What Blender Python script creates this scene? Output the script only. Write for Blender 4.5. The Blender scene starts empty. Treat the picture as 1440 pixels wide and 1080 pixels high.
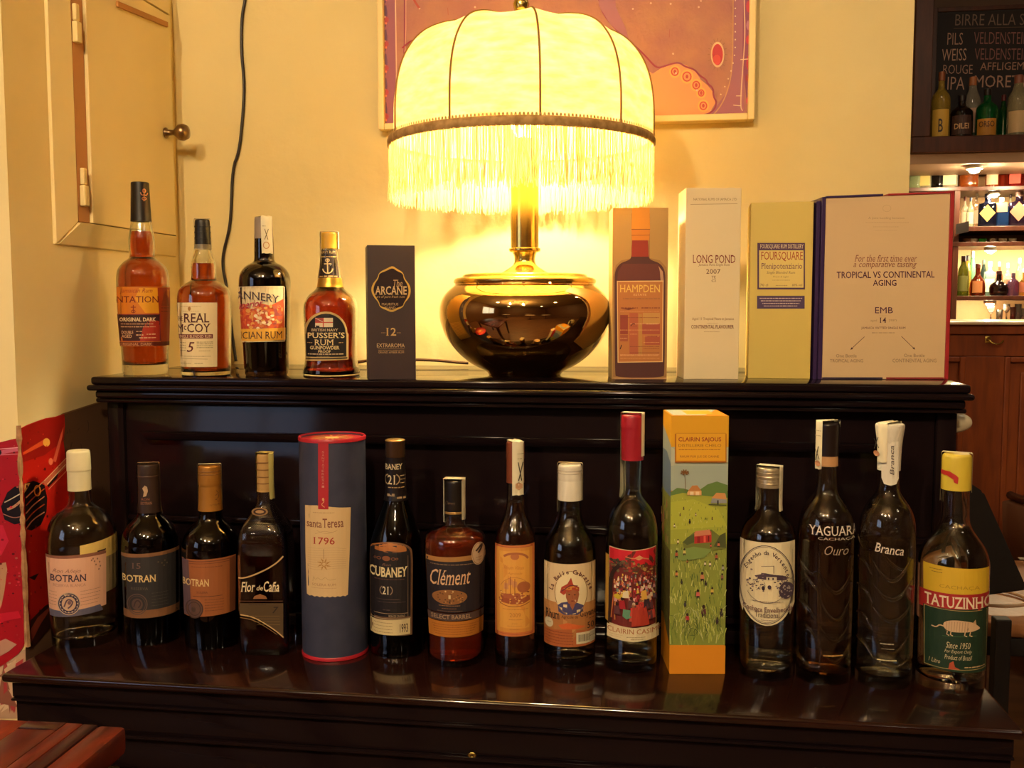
import bpy, bmesh, math, random
from mathutils import Vector, Matrix
from mathutils.geometry import tessellate_polygon
PI = math.pi
random.seed(7)
SC = bpy.context.scene
COL = SC.collection
# ------------------------------------------------------------------ camera
F = 1381.5
YAW, PITCH, ROLL = .1416, .0784, -.0013
CAM = Vector((.2329, -1.5352, .1166))
def _basis():
    fw = Vector((-math.sin(YAW), math.cos(YAW), 0)); rt = Vector((math.cos(YAW), math.sin(YAW), 0)); up = Vector((0, 0, 1))
    f2 = fw*math.cos(PITCH) - up*math.sin(PITCH); u2 = up*math.cos(PITCH) + fw*math.sin(PITCH)
    return rt*math.cos(ROLL) + u2*math.sin(ROLL), u2*math.cos(ROLL) - rt*math.sin(ROLL), f2
RT, UP, FW = _basis()
cam_d = bpy.data.cameras.new('camera'); cam_d.sensor_width = 36; cam_d.lens = F/1440*36; cam_d.clip_start = .02
cam_o = bpy.data.objects.new('camera', cam_d); COL.objects.link(cam_o); SC.camera = cam_o
m = Matrix.Identity(4)
for i in range(3):
    m[i][0], m[i][1], m[i][2], m[i][3] = RT[i], UP[i], -FW[i], CAM[i]
cam_o.matrix_world = m
# ------------------------------------------------------------------ light settings
SC.view_settings.view_transform = 'Standard'; SC.view_settings.look = 'None'; SC.view_settings.gamma = 1
SC.view_settings.use_curve_mapping = False
SC.view_settings.exposure = EXPOSURE = 0.0
BULB_POWER = 700.0        # radiance of the lamp bulb
SPOT_POWER = 950.0        # radiance of the small ceiling bulbs
PANEL_POWER = 36.0         # radiance of the added round fill downlights
WINDOW_POWER = 2.2
world = bpy.data.worlds.new('world'); SC.world = world; world.use_nodes = True
world.node_tree.nodes['Background'].inputs[0].default_value = (.03, .025, .02, 1)
SC.cycles.max_bounces = 16; SC.cycles.transmission_bounces = 14; SC.cycles.glossy_bounces = 5; SC.cycles.diffuse_bounces = 4
SC.cycles.transparent_max_bounces = 12
SC.cycles.caustics_refractive = True; SC.cycles.caustics_reflective = False
SC.cycles.sample_clamp_indirect = 14.0
# ------------------------------------------------------------------ picture -> place (used only to read sizes and places off the photograph)
def ray(x, y): return FW + RT*((x-720)/F) - UP*((y-540)/F)
def onz(x, y, z): d = ray(x, y); return CAM + d*((z-CAM.z)/d.z)
def ony(x, y, Y): d = ray(x, y); return CAM + d*((Y-CAM.y)/d.y)
def onx(x, y, X): d = ray(x, y); return CAM + d*((X-CAM.x)/d.x)
def onp(x, y, P, n): d = ray(x, y); return CAM + d*((P-CAM).dot(n)/d.dot(n))
def proj(P): d = P-CAM; k = d.dot(FW); return 720+F*d.dot(RT)/k, 540-F*d.dot(UP)/k
def depth(P): return (P-CAM).dot(FW)
# ------------------------------------------------------------------ materials
def s2l(c): return tuple((v/12.92 if v <= .04045 else ((v+.055)/1.055)**2.4) for v in c)
def rgb(h):
    if isinstance(h, tuple): return h
    h = h.lstrip('#'); return s2l(tuple(int(h[i:i+2], 16)/255 for i in (0, 2, 4)))
_M = {}
def mat(name, col='#808080', rough=.5, crough=.03, metal=0, trans=0, ior=1.45, coat=0, emit=0, noise=None, bump=None, attr=False, transl=0, spec=.5):
    """noise=(scale, colour2, detail, stretch(xyz)); bump=(scale, strength)"""
    if name in _M: return _M[name]
    M = bpy.data.materials.new(name); M.use_nodes = True; nt = M.node_tree; N = nt.nodes; L = nt.links
    b = N['Principled BSDF']; c = rgb(col)
    b.inputs['Base Color'].default_value = (*c, 1); b.inputs['Roughness'].default_value = rough; b.inputs['Metallic'].default_value = metal
    b.inputs['Transmission Weight'].default_value = trans; b.inputs['IOR'].default_value = ior; b.inputs['Coat Weight'].default_value = coat
    b.inputs['Coat Roughness'].default_value = crough; b.inputs['Specular IOR Level'].default_value = spec
    src = None
    if attr:
        a = N.new('ShaderNodeAttribute'); a.attribute_name = 'Col'; L.new(a.outputs['Color'], b.inputs['Base Color'])
    if noise:
        tc = N.new('ShaderNodeTexCoord'); mp = N.new('ShaderNodeMapping'); nz = N.new('ShaderNodeTexNoise'); rp = N.new('ShaderNodeValToRGB')
        L.new(tc.outputs['Object'], mp.inputs[0]); L.new(mp.outputs[0], nz.inputs['Vector']); mp.inputs['Scale'].default_value = noise[3] if len(noise) > 3 else (1, 1, 1)
        nz.inputs['Scale'].default_value = noise[0]; nz.inputs['Detail'].default_value = noise[2] if len(noise) > 2 else 4
        rp.color_ramp.elements[0].color = (*c, 1); rp.color_ramp.elements[1].color = (*rgb(noise[1]), 1)
        rp.color_ramp.elements[0].position = .35; rp.color_ramp.elements[1].position = .68
        L.new(nz.outputs['Fac'], rp.inputs[0]); L.new(rp.outputs[0], b.inputs['Base Color']); src = rp.outputs[0]
    if bump:
        tc = N.new('ShaderNodeTexCoord'); nz = N.new('ShaderNodeTexNoise'); bp = N.new('ShaderNodeBump')
        L.new(tc.outputs['Object'], nz.inputs['Vector']); nz.inputs['Scale'].default_value = bump[0]; nz.inputs['Detail'].default_value = 5
        bp.inputs['Strength'].default_value = bump[1]; bp.inputs['Distance'].default_value = .01
        L.new(nz.outputs['Fac'], bp.inputs['Height']); L.new(bp.outputs[0], b.inputs['Normal'])
    if emit:
        b.inputs['Emission Color'].default_value = (*c, 1); b.inputs['Emission Strength'].default_value = emit
    if transl:
        t = N.new('ShaderNodeBsdfTranslucent'); mx = N.new('ShaderNodeMixShader'); mx.inputs[0].default_value = transl
        t.inputs[0].default_value = (*c, 1)
        if src: L.new(src, t.inputs[0])
        L.new(b.outputs[0], mx.inputs[1]); L.new(t.outputs[0], mx.inputs[2]); L.new(mx.outputs[0], N['Material Output'].inputs[0])
    _M[name] = M
    return M
INK = mat('print_ink', attr=True, rough=.55)
GILT = mat('gilt_ink', attr=True, rough=.35, metal=.55)
BLACKGLOSS = mat('black_lacquer', '#150d0f', rough=.1, noise=(3, '#191012', 5), spec=.22)
# ------------------------------------------------------------------ mesh helpers
WM = {}
def obj(name, vf, material, parent=None, smooth=True, cols=None, local=False, kind=None, label=None):
    v, f = vf
    me = bpy.data.meshes.new(name)
    if parent is not None and not local:
        inv = WM[parent.name]; v = [inv @ Vector(p) for p in v]
    me.from_pydata([tuple(p) for p in v], [], f)
    if smooth: me.polygons.foreach_set('use_smooth', [True]*len(me.polygons))
    if cols:
        at = me.color_attributes.new('Col', 'FLOAT_COLOR', 'CORNER'); buf = []
        for p in me.polygons: buf += list((*cols[p.index], 1))*p.loop_total
        at.data.foreach_set('color', buf)
    me.materials.append(material); me.update()
    if smooth == 'auto': me.set_sharp_from_angle(angle=math.radians(35))
    o = bpy.data.objects.new(name, me); COL.objects.link(o)
    if parent is not None: o.parent = parent; WM[o.name] = WM[parent.name]
    else: WM[o.name] = Matrix.Identity(4)
    if kind: o['kind'] = kind
    if label: o['label'] = label
    return o
def thing(name, label, cat, loc=(0, 0, 0), rz=0, group=None):
    o = bpy.data.objects.new(name, None); COL.objects.link(o); o.location = loc; o.rotation_euler = (0, 0, rz)
    o.empty_display_size = .02
    o['label'] = label; o['category'] = cat
    if group: o['group'] = group
    WM[o.name] = (Matrix.Translation(loc) @ Matrix.Rotation(rz, 4, 'Z')).inverted()
    return o
def tag(o, label, cat, group=None):
    o['label'] = label; o['category'] = cat
    if group: o['group'] = group
    return o
def join(*vfs):
    V, Fc = [], []
    for v, f in vfs:
        n = len(V); V += list(v); Fc += [[i+n for i in q] for q in f]
    return V, Fc
def bm_out(bm):
    bm.verts.index_update()
    r = [v.co.copy() for v in bm.verts], [[v.index for v in f.verts] for f in bm.faces]; bm.free(); return r
def box(x0, x1, y0, y1, z0, z1, bev=0, seg=2):
    bm = bmesh.new(); bmesh.ops.create_cube(bm, size=1)
    for v in bm.verts: v.co = Vector((x0 if v.co.x < 0 else x1, y0 if v.co.y < 0 else y1, z0 if v.co.z < 0 else z1))
    if bev: bmesh.ops.bevel(bm, geom=bm.edges[:], offset=bev, segments=seg, affect='EDGES', profile=.5)
    return bm_out(bm)
def hexa(p, bev=0):
    """8 corners: bottom four, top four"""
    bm = bmesh.new(); vs = [bm.verts.new(q) for q in p]
    for q in ((3, 2, 1, 0), (4, 5, 6, 7), (0, 1, 5, 4), (1, 2, 6, 5), (2, 3, 7, 6), (3, 0, 4, 7)): bm.faces.new([vs[i] for i in q])
    bmesh.ops.recalc_face_normals(bm, faces=bm.faces[:])
    if bev: bmesh.ops.bevel(bm, geom=bm.edges[:], offset=bev, segments=2, affect='EDGES', profile=.5)
    return bm_out(bm)
def lathe(prof, seg=40, shape=None, close=True, c=(0, 0, 0)):
    """prof: [(r, z)] bottom to top; a point with r<1e-6 becomes a pole"""
    v, f, rings = [], [], []
    for r, z in prof:
        if r < 1e-6: rings.append([len(v)]); v.append((c[0], c[1], c[2]+z))
        else:
            ids = []
            for k in range(seg):
                a = 2*PI*k/seg; q = r*(shape(a, z) if shape else 1)
                ids.append(len(v)); v.append((c[0]+q*math.cos(a), c[1]+q*math.sin(a), c[2]+z))
            rings.append(ids)
    for A, B in zip(rings, rings[1:]):
        if len(A) == 1 and len(B) == 1: continue
        for k in range(seg):
            k2 = (k+1) % seg
            if len(A) == 1: f.append([A[0], B[k2], B[k]])
            elif len(B) == 1: f.append([A[k], A[k2], B[0]])
            else: f.append([A[k], A[k2], B[k2], B[k]])
    return v, f
def tube(pts, r, seg=8, closed=False):
    pts = [Vector(p) for p in pts]; v, f = [], []; n = len(pts); pu = None
    for i, p in enumerate(pts):
        t = (pts[(i+1) % n if closed else min(i+1, n-1)] - pts[(i-1) % n if closed else max(i-1, 0)]).normalized()
        u = pu if pu is not None else (Vector((0, 0, 1)) if abs(t.z) < .9 else Vector((1, 0, 0)))
        u = (u - t*u.dot(t)).normalized(); pu = u; w = t.cross(u)
        rr = r[i] if isinstance(r, (list, tuple)) else r
        for k in range(seg):
            a = 2*PI*k/seg; v.append(p + u*rr*math.cos(a) + w*rr*math.sin(a))
    for i in range(n if closed else n-1):
        for k in range(seg):
            a, b = i*seg+k, i*seg+(k+1) % seg; j = (i+1) % n
            f.append([a, b, j*seg+(k+1) % seg, j*seg+k])
    if not closed: f.append(list(range(seg))[::-1]); f.append([(n-1)*seg+k for k in range(seg)])
    return v, f
def chaikin(p, n=2, closed=False):
    for _ in range(n):
        q = [] if closed else [p[0]]
        for a, b in (zip(p, p[1:]+p[:1]) if closed else zip(p, p[1:])):
            d = [x-y for x, y in zip(b, a)]
            q.append(tuple(x+.25*e for x, e in zip(a, d))); q.append(tuple(x+.75*e for x, e in zip(a, d)))
        if not closed: q.append(p[-1])
        p = q
    return p
def smooth_prof(p, n=2):
    """corner cutting that keeps doubled points sharp"""
    out, run = [], [p[0]]
    for a in p[1:]:
        if a == run[-1]:
            out += chaikin(run, n) if len(run) > 2 else run; run = [a]
        else: run.append(a)
    out += chaikin(run, n) if len(run) > 2 else run
    r = [out[0]]
    for a in out[1:]:
        if abs(a[0]-r[-1][0])+abs(a[1]-r[-1][1]) > 1e-5: r.append(a)
    return r
# ------------------------------------------------------------------ flat print: polygons laid on a surface
_T = {}
def glyphs(s, bold=0, serif=False):
    bold = 0 if 'M' in s else bold*.5      # the thickened M closes up
    k = (s, bold, serif)
    if k in _T: return _T[k]
    cu = bpy.data.curves.new('t', 'FONT'); cu.body = s; cu.resolution_u = 2; cu.offset = bold
    o = bpy.data.objects.new('t', cu); me = bpy.data.meshes.new_from_object(o)
    V = [(v.co.x, v.co.y) for v in me.vertices]; Fc = [list(p.vertices) for p in me.polygons]
    if serif:
        cnt = {}
        for q in Fc:
            for a, b in zip(q, q[1:]+q[:1]):
                e = (min(a, b), max(a, b)); cnt[e] = cnt.get(e, 0)+1
        H = sorted({round(v[1], 3) for v in V}); top = max(v[1] for v in V)
        add = []
        for (a, b), n in cnt.items():
            if n != 1: continue
            (ax, ay), (bx, by) = V[a], V[b]; w = abs(ax-bx)
            if abs(ay-by) < 1e-3 and .03 < w < .2 and (abs(ay) < .03+bold or ay > top*.66):
                x0, x1 = min(ax, bx)-.05, max(ax, bx)+.05; y0, y1 = (ay, ay+.035) if ay < top*.3 else (ay-.035, ay)
                add.append((x0, x1, y0, y1))
        for x0, x1, y0, y1 in add:
            n = len(V); V += [(x0, y0), (x1, y0), (x1, y1), (x0, y1)]; Fc.append([n, n+1, n+2, n+3])
    bpy.data.objects.remove(o); bpy.data.curves.remove(cu); bpy.data.meshes.remove(me)
    _T[k] = (V, Fc); return V, Fc
class Art:
    def __init__(s): s.els = []
    def add(s, v, f, c): s.els.append((v, f, rgb(c))); return s
    def p(s, pts, c):
        pts = [tuple(q) for q in pts]
        return s.add(pts, [list(t) for t in tessellate_polygon([[Vector((x, y, 0)) for x, y in pts]])], c)
    def r(s, x0, y0, x1, y1, c): return s.add([(x0, y0), (x1, y0), (x1, y1), (x0, y1)], [[0, 1, 2, 3]], c)
    def e(s, cx, cy, rx, ry, c, n=24, a0=0, a1=2*PI):
        return s.p([(cx+rx*math.cos(a0+(a1-a0)*k/n), cy+ry*math.sin(a0+(a1-a0)*k/n)) for k in range(n if a1-a0 > 6.2 else n+1)], c)
    def ring(s, cx, cy, rx, ry, w, c, n=28, a0=0, a1=2*PI):
        v = []
        for k in range(n+1):
            a = a0+(a1-a0)*k/n; v += [(cx+rx*math.cos(a), cy+ry*math.sin(a)), (cx+(rx-w)*math.cos(a), cy+(ry-w)*math.sin(a))]
        return s.add(v, [[2*k, 2*k+1, 2*k+3, 2*k+2] for k in range(n)], c)
    def l(s, pts, w, c, taper=False):
        v = []; n = len(pts)
        for i, (x, y) in enumerate(pts):
            a, b = pts[max(i-1, 0)], pts[min(i+1, n-1)]; dx, dy = b[0]-a[0], b[1]-a[1]; L = math.hypot(dx, dy) or 1
            ww = w/2*(1-.8*abs(2*i/(n-1)-1) if taper else 1)
            v += [(x-dy/L*ww, y+dx/L*ww), (x+dy/L*ww, y-dx/L*ww)]
        return s.add(v, [[2*k, 2*k+1, 2*k+3, 2*k+2] for k in range(n-1)], c)
    def c(s, pts, w, c, n=3, taper=False): return s.l(chaikin(list(pts), n), w, c, taper)
    def frame(s, x0, y0, x1, y1, w, c):
        return s.r(x0, y0, x1, y0+w, c).r(x0, y1-w, x1, y1, c).r(x0, y0, x0+w, y1, c).r(x1-w, y0, x1, y1, c)
    def t(s, txt, x0, y0, x1, y1, c, bold=.02, serif=False, shear=0, slope=0, arc=None):
        """text fitted into the box x0,y0 (top left) .. x1,y1 (bottom right); slope: rise in px over the width; arc=(sag px)"""
        V, Fc = glyphs(txt, bold, serif)
        if not V: return s
        V = [(x+shear*y, y) for x, y in V]
        ax, bx = min(v[0] for v in V), max(v[0] for v in V); ay, by = min(v[1] for v in V), max(v[1] for v in V)
        o = []
        for x, y in V:
            u, w = (x-ax)/(bx-ax or 1), (y-ay)/(by-ay or 1)
            px, py = x0+u*(x1-x0), y1-w*(y1-y0)
            py += slope*u
            if arc: py -= arc*(1-(2*u-1)**2)
            o.append((px, py))
        return s.add(o, Fc, c)
    def w(s, x0, x1, y, h, c, slope=0, fill=.8):
        """a line of print too small to read"""
        x = x0; v, f = [], []
        while x < x1-h*.5:
            L = min(random.uniform(.8, 3.2)*h, x1-x); n = len(v); q = y+slope*(x-x0)/(x1-x0)
            hh = h*random.uniform(.55, .8)/2
            v += [(x, q-hh), (x+L, q-hh), (x+L, q+hh), (x, q+hh)]; f.append([n, n+1, n+2, n+3]); x += L+h*(1-fill)*2.2
        return s.add(v, f, c) if v else s
    def build(s, name, parent, surf, material=None, base=.0005, step=None, label=None, dz=1e-5, kind=None):
        V, Fc, Cs = [], [], []
        for i, (v, f, c) in enumerate(s.els):
            if step:
                bm = bmesh.new(); vs = [bm.verts.new((x, y, 0)) for x, y in v]
                for q in f:
                    try: bm.faces.new([vs[j] for j in q])
                    except ValueError: pass
                xs = [x for x, y in v]; k = math.floor(min(xs)/step)+1
                while k*step < max(xs):
                    bmesh.ops.bisect_plane(bm, geom=bm.verts[:]+bm.edges[:]+bm.faces[:], plane_co=(k*step, 0, 0), plane_no=(1, 0, 0)); k += 1
                ys = [y for x, y in v]; sy = step*1.6; k = math.floor(min(ys)/sy)+1
                while k*sy < max(ys):
                    bmesh.ops.bisect_plane(bm, geom=bm.verts[:]+bm.edges[:]+bm.faces[:], plane_co=(0, k*sy, 0), plane_no=(0, 1, 0)); k += 1
                bv, bf = bm_out(bm); v = [(p.x, p.y) for p in bv]; f = bf
            n = len(V); off = base+i*dz
            V += [surf(x, y, off) for x, y in v]
            for q in f: Fc.append([j+n for j in q]); Cs.append(c)
        return obj(name, (V, Fc), material or INK, parent, smooth=False, cols=Cs, label=label, kind=kind)
def on_plane(P, n):
    n = Vector(n).normalized()
    if n.dot(P-CAM) > 0: n = -n
    return lambda x, y, off: onp(x, y, P, n) + n*off
# ------------------------------------------------------------------ bottles
SHELF = -.4158
class Bottle:
    """prof: [(photo y, half width)] from the base upwards, doubled points stay sharp"""
    def __init__(s, label, cx, yb, zs, prof, glass=None, name='glass_bottle', cat='bottle', rot=0, square=None, group=None):
        s.zs = zs; P = onz(cx, yb, zs); h = P-CAM; h.z = 0; h.normalize(); s.h = h
        s.cos = h.dot(Vector((FW.x, FW.y, 0)).normalized())
        r0 = prof[0][1]*depth(P)*s.cos/F
        s.A = P + h*r0; s.A.z = zs
        s.rz = math.atan2(h.y, h.x)-PI/2
        s.r = [(s.z_of(y) if i else 0, s.rad(w, s.z_of(y) if i else 0)) for i, (y, w) in enumerate(prof)]
        s.prof = smooth_prof(s.r)            # (z, r)
        s.root = thing(name, label, cat, s.A, s.rz, group); s.square = square; s.rot = rot
    def z_of(s, y):
        return onp(proj(s.A)[0], y, s.A, s.h).z - s.zs
    def rad(s, w, z): return w*depth(s.A+Vector((0, 0, z)))*s.cos/F
    def R(s, z):
        p = s.prof
        if z <= p[0][0]: return p[0][1]
        for (z0, r0), (z1, r1) in zip(p, p[1:]):
            if z0 <= z <= z1: return r0+(r1-r0)*((z-z0)/(z1-z0) if z1 > z0 else 1)
        return p[-1][1]
    def surf(s, extra=0, rad=None):
        def fn(x, y, off):
            z = s.z_of(y)
            for _ in range(2):
                r = rad if rad else s.R(z); z = onp(proj(s.A)[0], y, s.A - s.h*r, s.h).z - s.zs
            r = rad if rad else s.R(z)
            Q = s.A+Vector((0, 0, z)); cx = proj(Q)[0]; Rp = F*r/(depth(Q)*s.cos); u = (x-cx)/Rp
            lim = .94
            if abs(u) <= lim: ph = math.asin(u)
            else: ph = math.copysign(math.asin(lim)+(abs(u)-lim)*1.6, u)
            rr = r+off+extra
            rt = Vector((-s.h.y, s.h.x, 0))*-1
            return Q + (rt*math.sin(ph) - s.h*math.cos(ph))*rr
        return fn
    def plane_surf(s, a, rot):
        """front face of a square bottle: plane at distance a, turned by rot"""
        n = Matrix.Rotation(rot, 3, 'Z') @ (-s.h); return on_plane(s.A+n*a, n)
    def shapefn(s):
        if not s.square: return None
        e, z0, z1 = s.square; rot = s.rot
        def fn(a, z):
            k = min(1, max(0, (z1-z)/(z1-z0))); t = a-rot
            q = (abs(math.cos(t))**e+abs(math.sin(t))**e)**(-1/e); return 1*(1-k)+q*k*.86
        return fn
    def body(s, glass, liquid=None, fill=None, th=.0026, base_th=.008, name='glass', punt=0):
        sh = s.shapefn(); pr = [(r, z) for z, r in s.prof]
        out = [(0, punt), (pr[0][0]*.8, .0005 if punt else 0), (max(pr[0][0]-.003, .001), 0)] + [(pr[0][0], min(.003, pr[1][1]*.5))] + pr[1:]
        top = pr[-1][1]
        zi = base_th; inn = [(max(s.R(z)-th, .002), z) for z in [base_th+.003+(top-base_th-.003)*k/40 for k in range(41)]]
        inn = [(0, zi+punt), (inn[0][0]*.85, zi)] + inn
        o = obj(name, lathe(out+inn[::-1], 44, sh), glass, s.root, local=True)
        if liquid:
            zf = s.z_of(fill); g = .0004
            l = [(max(s.R(z)-th-g, .001), z) for z in [zi+.003+(zf-zi-.003)*k/30 for k in range(31)]]
            obj('liquid', lathe([(0, zi+g+punt), (l[0][0]*.85, zi+g)]+l+[(l[-1][0]*.98, zf), (0, zf)], 40, sh), liquid, s.root, local=True)
        return o
    def cap(s, prof, material, name='cap', parent=None, extra=.0006, top=True, seg=32, label=None):
        """prof [(photo y, half width)] bottom to top"""
        q = smooth_prof([(s.rad(w, s.z_of(y))+extra, s.z_of(y)) for y, w in prof])
        return obj(name, lathe([(max(q[0][0]-.003, .001), q[0][1])]+q+([(0, q[-1][1])] if top else [(max(q[-1][0]-.002, .001), q[-1][1])]), seg), material, s.root, local=True, label=label, smooth='auto')
    def band(s, y0, y1, material, name='band', extra=.0005):
        z0, z1 = s.z_of(y1), s.z_of(y0)
        pr = [(s.R(z0+(z1-z0)*k/8)+extra, z0+(z1-z0)*k/8) for k in range(9)]
        return obj(name, lathe(pr, 40, s.shapefn()), material, s.root, local=True)
    def label(s, pts, col, rough=.6, name='label', surf=None, metal=0, step=6, base=.0003, txt=None):
        """pts: photo outline; returns the label object"""
        a = Art().p(pts, col); M = mat('label_%s_%g' % (col, metal), col, rough=rough, metal=metal)
        return a.build(name, s.root, surf or s.surf(), M, base=base, step=step, label=txt)
    def seal(s, ang, w, ytop, yl, yr, rad_px, material=None, txt=None):
        """paper strip over the stopper: ang 0 = front to back; yl/yr how low each end hangs; rad_px half width of what it wraps"""
        zt = s.z_of(ytop)+.0012
        def rr(z, y): return max(s.rad(rad_px, z)+.0012, s.R(z)+.0012 if z < s.prof[-1][0] else 0)
        pts = []
        d = Vector((math.sin(ang), -math.cos(ang), 0)); t = Vector((math.cos(ang), math.sin(ang), 0))
        zl, zr = s.z_of(yl), s.z_of(yr)
        for k in range(9): z = zl+(zt-.002-zl)*k/8; pts.append((rr(z, 0), z))
        pts.append((rr(zt, 0)-.0015, zt)); mid = len(pts); pts.append((-(rr(zt, 0)-.0015), zt))
        for k in range(9): z = zt-.002+(zr-zt+.002)*k/8; pts.append((-rr(z, 0), z))
        V = []; n = 6
        for r, z in pts:
            for j in range(n+1):
                u = (j/n-.5)*w*s.rad(1, z)
                c = math.sqrt(max(1e-8, 1-min(.96, (u/abs(r))**2))) if abs(z-zt) > .001 else 1
                V.append(d*(r*c)+t*u+Vector((0, 0, z+(.0006*math.sin(j*2.1+z*90)))))
        Fc = [[i*(n+1)+j, i*(n+1)+j+1, (i+1)*(n+1)+j+1, (i+1)*(n+1)+j] for i in range(len(pts)-1) for j in range(n)]
        return obj('tax_seal', (V, Fc), material or mat('seal_paper', '#d9d0b0', rough=.7), s.root, local=True, label=txt)
def quadbox(name, label, cat, tl, tr, br, bl, dep, zs, material, bev=.0008, part='carton', group=None):
    """an upright carton: corners of its front read off the photo, depth in metres"""
    B0, B1 = onz(*bl, zs), onz(*br, zs); d = (B1-B0); d.z = 0; n = Vector((-d.y, d.x, 0)).normalized()
    T0, T1 = onp(*tl, B0, n), onp(*tr, B0, n); zt = (T0.z+T1.z)/2
    ctr = (B0+B1)/2+n*dep/2
    root = thing(name, label, cat, (ctr.x, ctr.y, zs), math.atan2(d.y, d.x), group)
    up = Vector((0, 0, zt-zs))
    c = [B0, B1, B1+n*dep, B0+n*dep]
    o = obj(part, hexa(c+[p+up for p in c], bev), material, root, smooth=False)
    return root, o, B0, B1, n, zt
# ------------------------------------------------------------------ room
FLOOR = -1.10; CEIL = 1.95; YW = .3965; XL = -.739; XR = .7025; YP = -.145
plaster = mat('cream_plaster', '#ddcc94', rough=.8, noise=(1.3, '#cfb97e', 6), bump=(38, .12))
cream = mat('cream_paint', '#efdca4', rough=.6, noise=(2.2, '#e6cf90', 5), bump=(30, .06))
woodfloor = mat('floor_wood', '#6a4a34', rough=.45, noise=(3, '#7d5a40', 6, (1, 8, 1)))
darkwood = mat('dark_wood', '#3a1c12', rough=.35, noise=(6, '#4c2617', 6, (8, 8, 1)))
barwood = mat('bar_wood', '#7a3a1e', rough=.4, noise=(5, '#93491f', 6, (9, 9, 1.2)))
brass = mat('brass', '#d6bb66', rough=.22, metal=1)
def struct(name, vf, m, parent=None, **k): return obj(name, vf, m, parent, smooth=False, kind=None if parent else 'structure', **k)
struct('floor', box(-3.2, 5.0, -7.2, 4.2, FLOOR-.1, FLOOR), woodfloor)
struct('ceiling', box(-3.2, 5.0, -7.2, 4.2, CEIL, CEIL+.1), mat('ceiling_paint', '#a8906a', rough=.9))
struct('wall_back', box(XL-.12, XR, YW, YW+.14, FLOOR, CEIL), plaster)
struct('wall_left', box(XL-.12, XL, YP, YW, FLOOR, CEIL), cream)
struct('wall_pillar', box(-3.1, XL-.12, YP, YP+.12, FLOOR, CEIL), cream)
struct('wall_side', box(-3.2, -3.1, -7.2, YP, FLOOR, CEIL), mat('tan_wall', '#6a4a34'))
struct('wall_behind', box(-3.2, 5.0, -7.3, -7.2, FLOOR, CEIL), mat('tan_wall', '#6a4a34', rough=.8))
struct('wall_right', box(5.0, 5.1, -7.2, 4.2, FLOOR, CEIL), mat('tan_wall', '#6a4a34'))
struct('wall_bar', box(-.2, 5.0, 4.1, 4.2, FLOOR, CEIL), mat('bar_back_wall', '#b08a5a', rough=.8))
struct('wall_passage', box(XR-.14, XR-.02, YW+.14, 4.1, FLOOR, CEIL), cream)
# window on the far left wall, daylight behind it: seen in the brass and the lacquer
wn = struct('window_1', box(-3.1, -3.07, -4.6, -2.6, .0, 1.2), mat('daylight_glass', '#b9d0ff', emit=WINDOW_POWER, rough=.3))
fr = mat('white_frame', '#d8d2c4', rough=.5)
struct('window_frame', join(box(-3.07, -3.02, -4.68, -4.6, -.08, 1.28), box(-3.07, -3.02, -2.6, -2.52, -.08, 1.28), box(-3.07, -3.02, -4.6, -2.6, -.08, 0), box(-3.07, -3.02, -4.6, -2.6, 1.2, 1.28), box(-3.07, -3.03, -3.62, -3.58, 0, 1.2)), fr, wn)
# ceiling lights: round downlights added as room fill, and two bulb clusters
k = 0
for (x, y) in ((-1.6, -2.6), (.5, -4.6), (2.6, -2.0), (-1.4, -5.6), (2.8, -4.8), (2.2, .4), (1.2, 1.5)):
    t = thing('fill_downlight', ['round ceiling downlight near the far left window', 'round ceiling downlight over the middle tables', 'round ceiling downlight over the right tables', 'round ceiling downlight in the rear left corner', 'round ceiling downlight in the rear right corner', 'round ceiling downlight over the passage to the bar', 'round ceiling downlight in front of the bar counter'][k], 'lamp', (x, y, CEIL), 0, 'round ceiling downlights'); k += 1
    obj('trim_ring', lathe([(.13, -.02), (.15, -.018), (.155, 0), (.13, 0)], 32), fr, t, local=True)
    obj('diffuser', lathe([(0, -.012), (.13, -.012)], 32), mat('fill_downlight_glow', '#ffeccc', emit=PANEL_POWER), t, local=True)
for i, (cx, cy) in enumerate(((-.62, -2.75), (.30, -2.95))):
    t = thing('spot_cluster', ['left cluster of five small bulbs on a ceiling plate', 'right cluster of five small bulbs on a ceiling plate'][i], 'lamp', (cx, cy, CEIL), .3*i, 'clusters of small ceiling bulbs')
    obj('ceiling_plate', lathe([(0, -.03), (.16, -.03), (.17, -.02), (.17, 0), (0, 0)], 32), brass, t, local=True)
    for j, (dx, dy, dz) in enumerate(((0, 0, -.42), (.16, .05, -.34), (-.17, .06, -.36), (.10, -.17, -.5), (-.09, -.16, -.28))):
        obj('stem', tube([(dx*.5, dy*.5, -.03), (dx, dy, dz+.03)], .006), brass, t, local=True)
        obj('bulb', lathe([(0, dz-.024), (.024, dz-.012), (.034, dz+.006), (.024, dz+.03), (.006, dz+.045), (0, dz+.045)], 12), mat('small_bulb_glow', '#ffe2b4', emit=SPOT_POWER), t, local=True)
cloth = mat('white_table_top', '#d8cdb8', rough=.6)
for i, (x, y, lb) in enumerate(((.9, -3.4, 'round white cafe table nearest behind the photographer'), (2.3, -3.2, 'round white cafe table towards the right wall'), (1.2, -5.4, 'round white cafe table at the rear of the room'), (-1.3, -4.4, 'round white cafe table by the left window'))):
    t = thing('cafe_table', lb, 'table', (x, y, FLOOR), 0, 'round tables behind the photographer')
    obj('table_top', lathe([(0, .72), (.4, .72), (.41, .73), (.41, .745), (.4, .75), (0, .75)], 32), cloth, t, local=True, smooth='auto')
    obj('pedestal', lathe([(.22, .0), (.2, .03), (.03, .06), (.025, .72)], 20), darkwood, t, local=True)
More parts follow.
